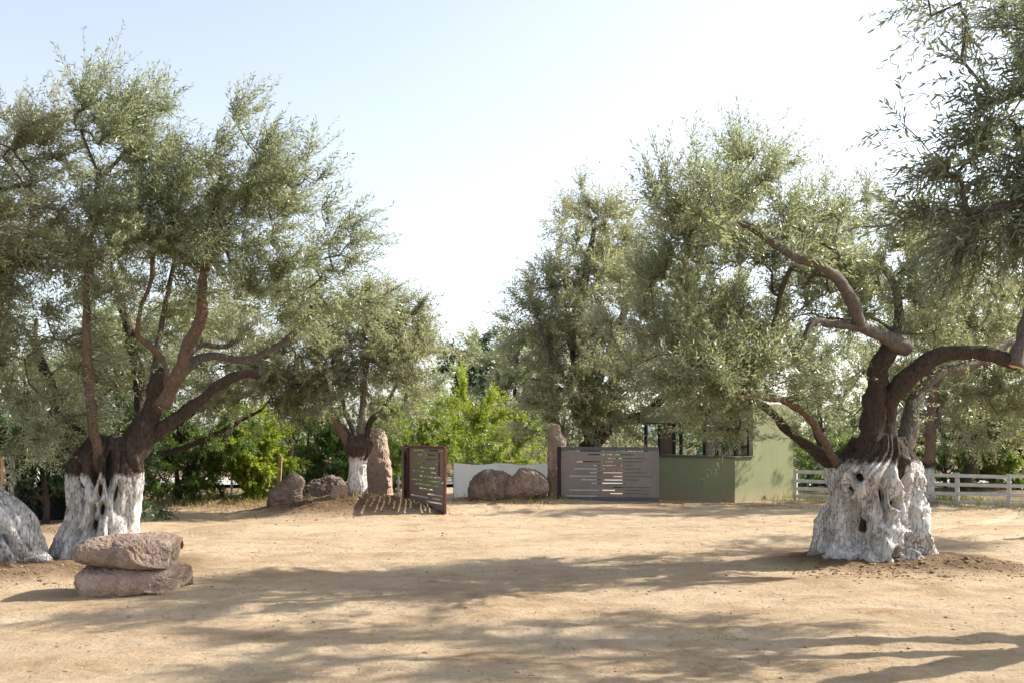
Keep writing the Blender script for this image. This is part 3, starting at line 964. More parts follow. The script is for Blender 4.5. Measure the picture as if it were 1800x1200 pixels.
def tree(name, label, cat, base, Y, limbs, blobs, n_targets, n_leaves, leaf=(0.07, 0.23), K=22, sprig=(0.25, 0.5), bias=(0, 0, 0.3), seed=1, trunk=None, mat=None,
         tmpl=KITE, stems=True, ang=0.95, group=None, twigr=0.0035, droop=0.12, spread=0.38, singles=0, lowcut=None, outward=0.6, clump=5):
    rs = np.random.RandomState(seed)
    root = empty(name, base)
    tag(root, label, cat, group)
    base = np.array(base, float)
    if trunk: gnarled(root, base, Y=Y, seed=seed, **trunk)
    skel, skd = [], []
    for lb in limbs:
        pts = [P(a, b, Y + c) - base for a, b, c in lb['pts']]
        sp = spline(pts, 0.07)
        u = np.linspace(0, 1, len(sp))
        r = lb['r'][0] + (lb['r'][1] - lb['r'][0]) * u
        wob = 1 + 0.22 * perlin(sp + seed, 3.4, seed)
        sp = sp + 0.25 * r[:, None] * np.stack([perlin(sp, 4, seed + k) for k in range(3)], 1)
        m = MB()
        ns = 20 if r[0] > 0.06 else 12
        ring = m.tube(sp, r * wob, ns, lb.get('cut', False), True)
        # gnarled bark relief
        v = m.v[0]
        nb = ns * len(sp)
        ctr = np.repeat(sp, ns, 0)
        rad = v[:nb] - ctr
        v[:nb] = ctr + rad * (1 + 0.30 * perlin(v[:nb] * np.array([1, 1, 0.6]), 8, seed + 2) + 0.20 * perlin(v[:nb] * np.array([1, 1, 0.7]), 21, seed + 4))[:, None]
        lo = m.build('limb', lb.get('mat', BARK), root, True)
        if lb.get('cut'):
            cm = MB()
            tg = norm(sp[0] - sp[1])
            cm.tube([sp[0] - tg * 0.01, sp[0] + tg * 0.006], [r[0] * 0.93] * 2, 16, False, True)
            cm.build('cut_face', SAWN, lo)
        keep = sp[::3] if not lb.get('bare') else sp[int(len(sp) * 0.8)::3]
        skel.append(keep)
    skel = np.concatenate(skel)
    # crown targets
    bl = [(P(a, b, Y + dY) - base, np.array([rx / F * (Y + dY), rY, ry / F * (Y + dY)])) for (a, b, rx, ry, dY, rY, *_) in blobs]
    wv = np.array([np.prod(r) ** 0.8 * (bb[6] if len(bb) > 6 else 1) for (_, r), bb in zip(bl, blobs)])
    wv = wv / wv.sum()
    tg, oc, cd = [], [], []
    for (c, r), w in zip(bl, wv):
        k = max(3, int(round(w * n_targets)))
        kc = max(2, k // clump)
        d = norm(rs.normal(size=(kc, 3)))
        cc_ = c + d * r * 0.88 * (rs.uniform(0, 1, (kc, 1)) ** 0.40)
        pick = rs.randint(0, kc, k)
        tg.append(cc_[pick] + rs.normal(size=(k, 3)) * 0.015 * Y)
        oc.append(np.repeat(c[None], k, 0))
        cd.append(norm(rs.normal(size=(kc, 3)))[pick])
    tg, oc, cd = np.concatenate(tg), np.concatenate(oc), np.concatenate(cd)
    if lowcut is not None:
        kz = tg[:, 2] > lowcut
        tg, oc, cd = tg[kz], oc[kz], cd[kz]
    d0 = np.array([np.min(np.sum((skel - t) ** 2, 1)) for t in tg])
    order = np.argsort(d0)
    npos = [p for p in skel]
    par = [-1] * len(npos)
    nsk = len(npos)
    cen = [None] * nsk
    arr = np.zeros((nsk + len(tg) * 40, 3))
    arr[:nsk] = skel
    cnt = nsk
    chains = []
    for o in order:
        t = tg[o]
        i = int(np.argmin(np.sum((arr[:cnt] - t) ** 2, 1)))
        a = arr[i].copy()
        dist = np.linalg.norm(t - a)
        if dist < 0.04: continue
        k = min(30, max(2, int(dist / 0.2)))
        mid = (a + t) / 2 + rs.normal(size=3) * dist * 0.12 + np.array([0, 0, dist * 0.10])
        s = (np.arange(1, k + 1) / k)[:, None]
        pts = (1 - s) ** 2 * a + 2 * s * (1 - s) * mid + s ** 2 * t
        ids = [i]
        for p in pts:
            arr[cnt] = p
            par.append(ids[-1])
            cen.append(o)
            ids.append(cnt)
            cnt += 1
        chains.append(ids)
    # pipe model radii
    load = np.zeros(cnt)
    for c in chains: load[c[-1]] += 1
    for i in range(cnt - 1, nsk - 1, -1):
        if par[i] >= 0: load[par[i]] += load[i] if i >= nsk else 0
    rad = twigr * np.sqrt(np.maximum(load, 1)) * 1.25
    tm = MB()
    for c in chains:
        pp = arr[c]
        r = rad[c].copy()
        r[0] = r[1]
        r = np.minimum(r, 0.06)
        tm.tube(pp, r, 4)
    # sprigs
    S = max(10, n_leaves // K)
    ids = rs.randint(nsk, cnt, S)
    parent_i = np.array(par)[ids]
    base_p = arr[ids] + (arr[parent_i] - arr[ids]) * rs.uniform(0, 1, (S, 1))
    bd = norm(arr[ids] - arr[parent_i])
    oi = np.array([cen[i] for i in ids])
    oc_ = oc[oi]
    outw = norm(base_p - oc_)
    dirs = norm(0.45 * bd + outward * outw + 0.35 * cd[oi] + spread * rs.normal(size=(S, 3)) + np.array(bias))
    ln = rs.uniform(sprig[0], sprig[1], S)
    bend = np.array(bias) * 0.25 + np.array([0, 0, -droop]) + 0.10 * rs.normal(size=(S, 3))
    fr = leaf_frames(rs, base_p, dirs, ln, bend, K, ang, leaf[0])
    if stems:
        t3 = np.array([0, 1.0])
        pos = base_p[:, None] + dirs[:, None] * ln[:, None, None] * t3[None, :, None] + bend[:, None] * ln[:, None, None] * (t3 ** 2)[None, :, None]
        ref = norm(np.cross(dirs, rs.normal(size=(S, 3))))
        ref2 = np.cross(dirs, ref)
        w = np.array([0.0026, 0.0010]) * (twigr / 0.0035)
        ring = np.stack([pos + w[None, :, None] * (math.cos(a) * ref + math.sin(a) * ref2)[:, None] for a in (0, 2.09, 4.19)], 2)   # S,3,3sides,3
        vv = ring.reshape(-1, 3)
        q = []
        for k in range(1):
            for i in range(3):
                j = (i + 1) % 3
                q.append([k * 3 + i, k * 3 + j, (k + 1) * 3 + j, (k + 1) * 3 + i])
        q = (np.arange(S)[:, None, None] * 6 + np.array(q)[None]).reshape(-1, 4)
        tm.add(vv, q)
    tw = tm.build('twigs', TWIG, root, True)
    tw['kind'] = 'stuff'
    mb = MB()
    leaf_mesh(mb, fr, leaf[1], tmpl)
    crown = mb.build('crown', mat or LEAF, root)
    crown['kind'] = 'stuff'
    return root


BP, BG = BARK_PALE, BARK_GREY
# --- big right olive
R3 = (1545, 985, 13.3)
b3 = P(*R3); b3[2] = 0.0
tree('olive_tree', 'thick whitewashed old olive with knotted trunk standing at the right', 'tree', b3, 13.3,
     [dict(pts=[(1534, 830, -.12), (1535, 775, -.1), (1538, 700, 0), (1550, 640, -.05), (1566, 606, -.1)], r=(0.215, 0.11), bare=1),
      dict(pts=[(1594, 613, -.15), (1545, 588, -.3), (1515, 574, -.45), (1498, 535, -.7), (1478, 495, -.95), (1440, 465, -1.2), (1390, 448, -1.4), (1320, 400, -1.5), (1260, 380, -1.6)], r=(0.10, 0.04), mat=BG, cut=True),
      dict(pts=[(1520, 578, -.4), (1470, 570, -.6), (1430, 568, -.75), (1412, 598, -.85), (1392, 620, -.9), (1350, 610, -.9)], r=(0.065, 0.025), mat=BG),
      dict(pts=[(1555, 800, 0), (1558, 735, 0), (1575, 690, -.1), (1612, 650, -.2), (1668, 622, -.3), (1730, 620, -.4), (1790, 641, -.5)], r=(0.16, 0.075), bare=1),
      dict(pts=[(1783, 645, -.5), (1800, 590, -.5), (1815, 500, -.4), (1800, 420, -.2)], r=(0.10, 0.05), mat=BG, cut=True),
      dict(pts=[(1492, 838, .1), (1466, 805, -.15), (1436, 755, -.4), (1408, 722, -.5), (1365, 700, -.7), (1310, 690, -1.0)], r=(0.06, 0.028), mat=BP),
      dict(pts=[(1475, 825, .1), (1430, 790, .2), (1385, 755, .3), (1345, 715, .3), (1300, 690, .2)], r=(0.085, 0.04)),
      dict(pts=[(1585, 800, .2), (1598, 740, .3), (1612, 690, .5), (1650, 655, .6), (1710, 642, .8), (1780, 600, 1.0)], r=(0.13, 0.05), mat=BG),
      dict(pts=[(1566, 620, .1), (1580, 560, .5), (1570, 500, .9), (1540, 450, 1.3)], r=(0.08, 0.04), mat=BG),
      dict(pts=[(1400, 700, -.5), (1330, 700, -1.4), (1270, 690, -2.0)], r=(0.04, 0.025), mat=BP)],
     [(1330, 400, 150, 90, -0.8, 1.5), (1220, 470, 120, 110, -0.6, 1.5), (1200, 400, 90, 70, -1.6, 0.9), (1320, 320, 60, 60, -.3, .9), (1270, 520, 140, 100, -0.2, 1.5),
      (1240, 640, 130, 80, -1.2, 1.2, 1.6), (1330, 700, 90, 70, -.8, 1.0, 1.6), (1165, 655, 70, 45, -1.0, .8, 1.6), (1265, 715, 60, 40, -1.1, .7, 2), (1320, 735, 40, 36, -1.0, .6, 2), (1150, 560, 80, 80, -.8, 1.2),  (1430, 395, 60, 60, .4, .8), (1390, 560, 70, 50, .8, .9),
      (1480, 520, 90, 110, 1.0, 1.2), (1560, 470, 90, 70, 1.2, 1.0), (1620, 560, 70, 60, .8, 1.0), (1500, 680, 90, 70, 1.1, .8), (1700, 560, 110, 60, .6, 1.0), (1770, 440, 80, 90, 0.3, 1.3),
      (1330, 290, 40, 45, -.3, .5, 1.5), (1290, 290, 30, 40, -.3, .5, 1.5), (1395, 330, 30, 50, -.2, .5, 1.5), (1590, 440, 70, 60, 1.2, .9),  (1470, 370, 36, 40, .1, .5), (1250, 360, 80, 70, -2.4, 0.7)],
     580, 122000, (0.098, 0.23), 24, (0.3, 0.72), (0, 0, 0.62), 3,
     dict(rows=[(1010, 1436, 1650), (985, 1443, 1640), (965, 1447, 1632), (930, 1456, 1622), (900, 1464, 1617), (870, 1464, 1614), (840, 1454, 1611), (822, 1462, 1607), (806, 1480, 1602), (790, 1496, 1594), (772, 1505, 1584)], paint=1.36,
          holes=[(1550, 880, 20.8, 18.8, 0.286), (1489, 836, 19.5, 15.0, 0.13), (1479, 857, 18.2, 17.5, 0.091), (1483, 925, 44.2, 82.5, 0.169), (1526, 868, 11.7, 42.5, 0.13), (1588, 907, 18.2, 35.0, 0.208), (1597, 960, 28.6, 45.0, 0.26), (1515, 952, 23.4, 30.0, 0.156), (1562, 832, 20.8, 47.5, 0.078), (1566, 950, 15.6, 30.0, 0.117), (1545, 966, 14.3, 25.0, 0.117), (1534, 902, 11.7, 27.5, 0.078), (1505, 912, 10.4, 20.0, 0.065), (1520, 928, 11.7, 15.0, 0.065), (1575, 945, 15.6, 22.5, 0.091), (1604, 860, 10.4, 42.5, 0.065), (1500, 880, 9.1, 32.5, 0.052)],
          depth=0.85, amp=0.24, twist=-0.55, flare=0.26))
# --- left olive
b1 = P(165, 990, 13.0); b1[2] = 0.0
tree('olive_tree', 'old olive with perforated whitewashed trunk behind the stacked boulders', 'tree', b1, 13.0,
     [dict(pts=[(178, 838, -.1), (170, 788, -.36), (161, 725, -.45), (156, 660, -.5), (153, 580, -.5), (152, 490, -.45), (160, 400, -.4), (175, 300, -.3)], r=(0.076, 0.03), mat=BP),
      dict(pts=[(203, 842, 0), (236, 785, 0), (262, 735, 0), (276, 680, 0), (292, 652, 0)], r=(0.215, 0.08), bare=1),
      dict(pts=[(287, 715, -.2), (310, 665, -.25), (330, 610, -.3), (354, 560, -.3), (358, 485, -.2), (375, 400, 0), (390, 300, .1)], r=(0.092, 0.035), mat=BP, cut=True),
      dict(pts=[(292, 712, -.2), (294, 660, -.2), (284, 630, -.2), (262, 605, -.3), (243, 592, -.3), (248, 540, -.3), (268, 480, -.4), (260, 380, -.5)], r=(0.045, 0.022), mat=BP, cut=True),
      dict(pts=[(208, 826, .1), (258, 775, .1), (310, 735, .05), (350, 705, 0), (396, 668, 0), (440, 655, 0), (458, 662, 0)], r=(0.10, 0.055), bare=1),
      dict(pts=[(300, 690, .1), (330, 645, .2), (375, 625, .3), (430, 632, .4), (500, 600, .6), (560, 540, .7)], r=(0.07, 0.03), mat=BG),
      dict(pts=[(320, 640, .1), (350, 608, .3), (395, 608, .5), (440, 590, .8)], r=(0.05, 0.025), mat=BG),
      dict(pts=[(265, 690, .2), (275, 620, .4), (290, 540, .6), (310, 440, .7)], r=(0.05, 0.025), mat=BG),
      dict(pts=[(150, 800, .3), (120, 740, .6), (90, 680, 1.0), (60, 600, 1.2)], r=(0.13, 0.05)),
      dict(pts=[(230, 800, .4), (250, 700, 1.0), (230, 600, 1.4), (200, 480, 1.6)], r=(0.12, 0.05))],
     [(290, 310, 140, 110, 0, 1.6), (200, 270, 90, 80, -.3, 1.2), (420, 290, 80, 70, -.1, 1.2), (530, 340, 70, 60, 0, .9), (480, 400, 140, 90, 0, 1.5), (330, 430, 180, 90, 0, 1.8), (160, 420, 120, 110, 0, 1.5),
      (570, 420, 60, 55, .3, .8), (500, 510, 120, 55, .5, 1.1), (290, 200, 55, 40, 0, .7), (180, 195, 40, 45, -.2, .6), (445, 235, 40, 32, 0, .6), (70, 500, 110, 100, .8, 1.2), (90, 640, 120, 70, 1.0, 1.0),
      (230, 560, 130, 70, 1.4, 0.9), (60, 300, 70, 70, .3, 1.0), (570, 315, 30, 36, 0, .5), (110, 760, 80, 50, .9, .6), (380, 560, 100, 50, 1.2, .8), (440, 530, 110, 55, -.5, .8), (230, 500, 120, 50, -.7, .7), (80, 580, 90, 60, -.4, .7), (570, 500, 70, 45, .4, .8, 1.3), (590, 460, 36, 45, .3, .5), (60, 700, 70, 50, .2, .6, 1.3), (70, 740, 80, 40, -.3, .5, 1.6), (20, 650, 80, 60, -.3, .6, 1.3)],
     620, 118000, (0.098, 0.225), 24, (0.3, 0.72), (0.48, -0.05, 0.34), 5,
     dict(rows=[(1010, 86, 236), (990, 92, 232), (970, 100, 230), (945, 112, 230), (920, 121, 231), (895, 127, 234), (870, 129, 238), (845, 129, 241), (820, 130, 243), (800, 134, 243), (785, 144, 238), (768, 160, 228)], paint=1.20,
          holes=[(161, 860, 12.0, 21.6, 0.168), (143, 893, 18.0, 60.0, 0.12), (132, 927, 15.0, 24.0, 0.168), (118, 935, 9.0, 10.8, 0.096), (182, 893, 12.0, 21.6, 0.168), (174, 918, 13.5, 28.8, 0.192), (186, 924, 13.5, 33.6, 0.18), (200, 893, 15.0, 31.2, 0.156), (122, 968, 24.0, 40.8, 0.12), (164, 884, 9.0, 16.8, 0.108), (152, 822, 19.5, 66.0, 0.144), (185, 825, 15.0, 60.0, 0.144), (212, 828, 12.0, 60.0, 0.12), (150, 940, 12.0, 36.0, 0.096), (164, 935, 10.5, 21.6, 0.096), (222, 870, 9.0, 48.0, 0.06), (195, 860, 9.0, 31.2, 0.072)],
          depth=0.9, amp=0.25, twist=0.35, flare=0.3))
# --- far left olive, partly out of frame
b2 = P(10, 990, 12.4); b2[2] = 0.0
tree('olive_tree', 'leaning whitewashed olive trunk cut off by the left edge', 'tree', b2, 12.4,
     [dict(pts=[(-50, 850, 0), (-90, 760, 0), (-130, 650, 0), (-120, 540, 0), (-60, 430, 0), (0, 330, 0)], r=(0.22, 0.05)),
      dict(pts=[(-70, 820, .1), (-120, 720, -.3), (-200, 600, -.8), (-230, 450, -1)], r=(0.16, 0.05))],
     [(30, 280, 90, 110, 0, 1.2), (-60, 380, 130, 140, 0, 1.6), (10, 430, 90, 80, -.2, 1.0), (-180, 480, 130, 140, -.6, 1.6), (60, 190, 50, 45, 0, .7), (-40, 600, 100, 80, .3, 1.0)],
     240, 42000, (0.098, 0.225), 24, (0.3, 0.7), (0.42, 0, 0.3), 8,
     dict(rows=[(1005, -85, 84), (985, -75, 76), (965, -72, 70), (935, -76, 56), (905, -84, 42), (880, -92, 18), (860, -98, -8), (830, -108, -25), (800, -118, -45)], paint=1.25,
          holes=[(8, 915, 14, 10, .1), (10, 955, 16, 26, .12), (40, 945, 10, 16, .08), (65, 958, 14, 30, .10), (28, 940, 8, 14, .06)], depth=0.9, amp=0.34, twist=0.6, flare=0.25), mat=LEAF_DRY)
# --- near olive at right, its trunk out of frame
b4 = np.array([6.5, 8.6, 0.0])


def q4(x, y, z):   # world point as (px, py, dY) for this tree
    return ((x / y) * F + 900, HOR - (z - H) / y * F, y - 8.6)


def blob4(x, y, z, rx, ry, rz, w=1):
    a, b, c = q4(x, y, z)
    return (a, b, rx / y * F, rz / y * F, c, ry, w)


tree('olive_tree', 'near olive hanging leafy branches into the upper right corner', 'tree', b4, 8.6,
     [dict(pts=[q4(6.4, 8.6, 1.3), q4(6.2, 8.3, 2.0), q4(5.6, 7.8, 2.9), q4(4.8, 7.1, 3.6), q4(4.0, 6.6, 4.0), q4(3.3, 6.2, 4.1)], r=(0.2, 0.035), mat=BG),
      dict(pts=[q4(5.2, 7.4, 3.3), q4(4.4, 6.9, 3.3), q4(3.6, 6.5, 3.3), q4(3.0, 6.3, 3.2)], r=(0.06, 0.025), mat=BG),
      dict(pts=[q4(6.6, 8.7, 1.3), q4(7.0, 9.2, 2.3), q4(7.2, 9.6, 3.4), q4(7.1, 10.0, 4.6), q4(7.2, 10.8, 6.2)], r=(0.2, 0.05)),
      dict(pts=[q4(6.3, 8.5, 1.9), q4(5.9, 8.9, 3.0), q4(5.6, 9.2, 4.0)], r=(0.1, 0.04), mat=BG)],
     [blob4(3.2, 6.3, 3.4, 0.6, 0.6, 0.5, 4), blob4(3.3, 6.4, 3.8, 0.6, 0.6, 0.45, 4), blob4(3.2, 6.2, 4.3, 0.7, 0.6, 0.35, 4), blob4(3.5, 6.5, 3.05, 0.42, 0.5, 0.3, 4), blob4(3.8, 6.7, 3.6, 0.6, 0.7, 0.7, 3),
      blob4(2.85, 6.1, 3.5, 0.36, 0.4, 0.26, 4), blob4(2.8, 6.1, 4.45, 0.42, 0.4, 0.22, 3), blob4(2.95, 6.15, 3.2, 0.32, 0.35, 0.18, 4), blob4(4.6, 7.2, 4.2, 1.0, 0.9, 0.9),
      blob4(7.2, 10.8, 6.3, 2.0, 1.8, 1.4, 1.3), blob4(5.9, 9.8, 5.4, 1.3, 1.2, 1.0, 1.3), blob4(7.4, 9.4, 4.6, 1.5, 1.4, 1.0, 1.6), blob4(8.8, 11.2, 6.0, 1.5, 1.4, 1.2, 1.3), blob4(5.5, 8.2, 3.2, 0.9, 0.8, 0.6)],
     560, 80000, (0.076, 0.225), 24, (0.28, 0.55), (-0.25, -0.05, -0.02), 12, None, LEAF_SHADED, LANCE, ang=0.9, droop=0.10, spread=0.4)
tk = MB()
zt = np.linspace(-0.2, 1.6, 20)
tk.tube(np.stack([0.05 * np.sin(zt * 2), 0.04 * np.cos(zt * 3), zt], 1), 0.36 + 0.16 * np.exp(-np.maximum(zt, 0) / 0.3), 24, False, True)
t4 = [o for o in COL.objects if o.name.startswith('olive_tree') and abs(o.location.x - 6.5) < 1e-3][0]
tk.build('trunk', trunk_mat(1.2), t4, True)
# --- young olive on the mound
b5 = P(628, 880, 21.3); b5[2] = gh(b5[0], b5[1]) - 0.03
tree('olive_tree', 'young olive with slim white trunk and dark pollarded head on the dirt mound', 'tree', b5, 21.3,
     [dict(pts=[(614, 782, -.1), (602, 758, -.15), (586, 738, -.2), (578, 716, -.2), (577, 690, -.2), (565, 650, -.1)], r=(0.10, 0.05), mat=BP),
      dict(pts=[(620, 778, .15), (606, 752, .25), (592, 735, .4), (570, 700, .5)], r=(0.06, 0.03), mat=BG),
      dict(pts=[(626, 775, .1), (616, 745, .2), (606, 722, .3), (600, 680, .4)], r=(0.06, 0.035), mat=BG),
      dict(pts=[(634, 780, -.1), (635, 745, -.1), (638, 712, -.1), (640, 670, 0), (650, 620, .1)], r=(0.09, 0.045), mat=BG),
      dict(pts=[(642, 785, 0), (646, 755, 0), (655, 735, 0), (668, 725, 0)], r=(0.085, 0.055), bare=1),
      dict(pts=[(660, 735, .1), (690, 690, .3), (710, 640, .4)], r=(0.04, 0.025), mat=BG)],
     [(590, 640, 120, 70, 0, 1.4), (460, 700, 60, 45, -.2, .9), (640, 530, 70, 40, .2, .9), (735, 650, 36, 45, .3, .7, 1.5), (700, 580, 50, 45, .3, .8, 1.4), (660, 590, 90, 70, .2, 1.2), (700, 640, 65, 60, .3, 1.0), (520, 680, 90, 50, -.2, 1.1), (600, 560, 100, 50, .2, 1.2), (680, 690, 60, 40, .2, .9), (470, 640, 70, 60, .2, 1.0), (730, 610, 36, 34, .3, .6), (540, 590, 80, 50, .3, 1.0)],
     360, 68000, (0.12, 0.25), 22, (0.35, 0.75), (0.16, 0, 0.16), 15,
     dict(rows=[(892, 606, 652), (880, 609, 648), (860, 612, 645), (830, 614, 643), (808, 615, 644), (796, 609, 650), (780, 604, 655), (766, 612, 648)], paint=0.82, holes=[(642, 808, 8, 14, .06), (636, 826, 5, 10, .04)], depth=1.0, nth=96, nz=90, amp=0.12, twist=0.2, flare=0.15), mat=LEAF_DRY, droop=0.2)
# --- big olive behind the gate
b6 = P(1042, 870, 28.5); b6[2] = 0
tree('olive_tree', 'tall spreading olive behind the closed grey gate leaf', 'tree', b6, 28.5,
     [dict(pts=[(1040, 880, 0), (1040, 800, 0), (1040, 750, 0), (1030, 690, 0), (1010, 600, 0), (1030, 480, 0), (1045, 400, 0)], r=(0.32, 0.07)),
      dict(pts=[(1045, 780, .1), (1080, 740, .2), (1130, 730, .3), (1180, 680, .2), (1240, 600, 0)], r=(0.18, 0.06)),
      dict(pts=[(1035, 740, -.2), (1000, 680, -.6), (970, 620, -1), (945, 560, -1)], r=(0.16, 0.05), mat=BG),
      dict(pts=[(1035, 700, .3), (1080, 600, .6), (1110, 500, .6), (1130, 420, .5)], r=(0.16, 0.05), mat=BG),
      dict(pts=[(1000, 690, -.5), (960, 670, -1.0), (935, 665, -1.2)], r=(0.07, 0.03), mat=BG)],
     [(1050, 430, 80, 90, 0, 1.5, 1.5), (965, 570, 55, 60, -.6, 1.3, 1.4), (1005, 540, 90, 80, -.4, 2.0), (1100, 560, 120, 110, 0, 2.2), (980, 640, 75, 60, -.8, 1.6), (1050, 660, 120, 80, -.3, 2.2), (1180, 640, 110, 80, .2, 1.8), (1040, 370, 45, 40, 0, .9), (955, 520, 40, 32, -.6, .9),
      (1010, 730, 70, 50, -.6, 1.4), (975, 720, 65, 50, -.4, 1.4, 1.5), (1250, 560, 80, 80, .4, 1.5), (1090, 730, 60, 40, 0, 1.0)],
     540, 100000, (0.165, 0.25), 22, (0.5, 1.0), (-0.08, 0, 0.3), 18, None, LEAF_DRY, droop=0.16)
# --- small whitewashed olive at the right fence
b7 = P(1627, 884, 24.0); b7[2] = 0.03
tree('olive_tree', 'slim olive with whitewashed foot at the white paddock fence', 'tree', b7, 24.0,
     [dict(pts=[(1632, 820, 0), (1636, 780, 0), (1636, 720, 0), (1650, 640, 0), (1640, 560, .2), (1600, 470, .4)], r=(0.13, 0.05), mat=BP),
      dict(pts=[(1638, 770, .1), (1660, 700, .2), (1710, 620, .3), (1740, 540, .3)], r=(0.08, 0.04), mat=BG)],
     [(1600, 470, 90, 80, .4, 1.6), (1680, 560, 110, 80, .2, 1.8), (1740, 480, 80, 80, .2, 1.5), (1620, 620, 80, 60, 0, 1.4), (1720, 650, 90, 50, 0, 1.3), (1660, 700, 80, 50, .3, 1.0), (1750, 720, 80, 50, .2, 1.0), (1660, 420, 60, 50, .3, 1.0), (1790, 600, 70, 70, 0, 1.4)],
     340, 46000, (0.135, 0.28), 20, (0.35, 0.7), (0, 0, 0.2), 21,
     dict(rows=[(890, 1608, 1648), (880, 1613, 1643), (860, 1617, 1640), (830, 1620, 1641), (815, 1622, 1642)], paint=0.85, holes=[], depth=1.0, nth=72, nz=60, amp=0.12, twist=0.2, flare=0.3), mat=LEAF_DRY, droop=0.16)


def bg_tree(name, label, px, Y, blobs, n_leaves, seed, mat, leaf=(0.13, 0.28), trunk_r=0.16, bias=(0, 0, 0.15), fork=None, pybase=None, sprig=(0.4, 0.8), targets=None, group=None, bark=BARK, cat='tree', droop=0.15, lean=0):
    bx = (px - 900) / F * Y
    b = np.array([bx, Y, 0.0])
    pyb = HOR + H * F / Y
    ys = [bb[1] for bb in blobs]
    ymid = sum(ys) / len(ys)
    limbs = [dict(pts=[(px, pyb + 3, 0), (px + lean * .4 + 3, pyb * .7 + ymid * .3, 0), (px + lean, ymid, 0), (px + lean + 4, min(ys), 0)], r=(trunk_r, trunk_r * 0.25), mat=bark)]
    for k, bb in enumerate(blobs[:5]):
        t = 0.35 + 0.1 * (k % 3)
        limbs.append(dict(pts=[(px + lean * .4, pyb * (1 - t) + ymid * t, 0), ((px + bb[0]) / 2, pyb * 0.35 + bb[1] * 0.65, bb[4] * .5), (bb[0], bb[1], bb[4])], r=(trunk_r * 0.55, trunk_r * 0.18), mat=bark))
    return tree(name, label, cat, b, Y, limbs, blobs, targets or max(60, n_leaves // 250), int(n_leaves * (0.5 if name == 'olive_tree' else 0.9)), (leaf[0] * (1.5 if name == 'olive_tree' else 1.05), leaf[1]), 20, sprig, bias, seed, None, mat, stems=False, twigr=0.005, droop=droop, group=group)


# --- background olives and trees
bg_tree('olive_tree', 'olive just outside the right edge, added to shade the dirt by the right trunk', 2060, 17.0, [(2040, 480, 170, 110, 0, 1.8), (1960, 560, 130, 90, -.3, 1.5), (2120, 400, 150, 110, .3, 1.8), (2000, 380, 130, 90, 0, 1.6)], 56000, 69, LEAF, (0.075, 0.25), 0.2)  # off-frame olive added to cast shade bands around the right trunk
bg_tree('olive_tree', 'silvery olive in the shade behind the left trunks', 60, 20.5, [(40, 640, 120, 90, 0, 1.6), (230, 640, 110, 80, -1.0, 1.2), (170, 560, 110, 70, -1.0, 1.2), (120, 720, 120, 70, -.2, 1.4), (-40, 700, 100, 80, 0, 1.4), (150, 620, 100, 70, .2, 1.4), (30, 760, 90, 40, 0, 1.0)], 45000, 51, LEAF, (0.09, 0.26))
bg_tree('olive_tree', 'tan backlit olive behind the dark forked limb of the left olive', 205, 21.6, [(330, 620, 120, 70, 0, 1.6), (420, 660, 110, 60, 0, 1.5), (250, 660, 100, 70, 0, 1.5), (460, 720, 80, 50, 0, 1.2), (380, 560, 120, 60, .2, 1.5), (180, 700, 80, 60, 0, 1.2)], 55000, 52, LEAF_DRY, (0.095, 0.27))
bg_tree('olive_tree', 'olive with dark forked trunk behind the right paddock fence', 1690, 29, [(1690, 690, 100, 60, 0, 1.8), (1760, 640, 90, 80, 0, 1.8), (1640, 720, 70, 60, .3, 1.5), (1800, 720, 80, 70, .4, 1.6), (1700, 580, 100, 60, .5, 1.8)], 45000, 53, LEAF, (0.12, 0.27), lean=40)
bg_tree('olive_tree', 'olive behind the gap between the gatehouse and the thick right trunk', 1440, 36, [(1440, 720, 80, 70, 0, 1.6), (1400, 640, 90, 70, 0, 1.8), (1500, 660, 90, 80, .3, 1.8), (1470, 770, 80, 40, 0, 1.3), (1540, 740, 70, 60, .5, 1.5), (1420, 790, 60, 30, -.3, 1.0), (1450, 620, 80, 60, 0, 1.5)], 62000, 54, LEAF, (0.12, 0.27))
bg_tree('olive_tree', 'olive filling the far right edge beyond the fence', 1850, 25, [(1850, 650, 90, 90, 0, 1.8), (1800, 560, 90, 70, 0, 1.6), (1900, 560, 90, 90, 0, 1.6), (1830, 740, 80, 60, 0, 1.4)], 35000, 55, LEAF_DRY, (0.11, 0.27))
bg_tree('olive_tree', 'grey green distant olive left of the tall gate olive', 905, 40, [(905, 680, 60, 50, 0, 2.0), (870, 640, 40, 30, 0, 1.5), (930, 630, 50, 40, 0, 1.6), (900, 740, 60, 40, 0, 1.8), (950, 700, 50, 50, 0, 1.8)], 38000, 56, LEAF, (0.17, 0.28), sprig=(.5, 1.0))
bg_tree('olive_tree', 'small grey distant olive above the open gate leaf', 760, 45, [(760, 720, 45, 35, 0, 2.0), (720, 735, 45, 30, 0, 1.8), (800, 725, 40, 35, 0, 1.8), (750, 760, 60, 30, 0, 1.8)], 22000, 57, LEAF, (0.18, 0.28), sprig=(.5, 1.0))
bg_tree('broadleaf_tree', 'tall dark green tree far behind in the gap between the olives', 850, 58, [(850, 640, 45, 30, 0, 2.2), (815, 670, 35, 24, 0, 1.8), (880, 650, 30, 34, 0, 2), (850, 690, 60, 34, 0, 2.2), (800, 700, 30, 20, 0, 1.6)], 26000, 58, LEAF_DARK, (0.22, 0.5), 0.25, sprig=(.5, 1.1))
bg_tree('broadleaf_tree', 'fresh lime green young tree above the white sheet', 827, 35, [(835, 715, 38, 30, 0, 1.0), (820, 750, 34, 30, 0, 1.0), (850, 750, 36, 34, 0, 1.0), (830, 780, 40, 22, 0, 1.0), (860, 780, 30, 18, 0, .8)], 20000, 59, LEAF_LIME, (0.12, 0.4), 0.09, (0, 0, 0.45), bark=BARK_GREY, sprig=(.3, .8))
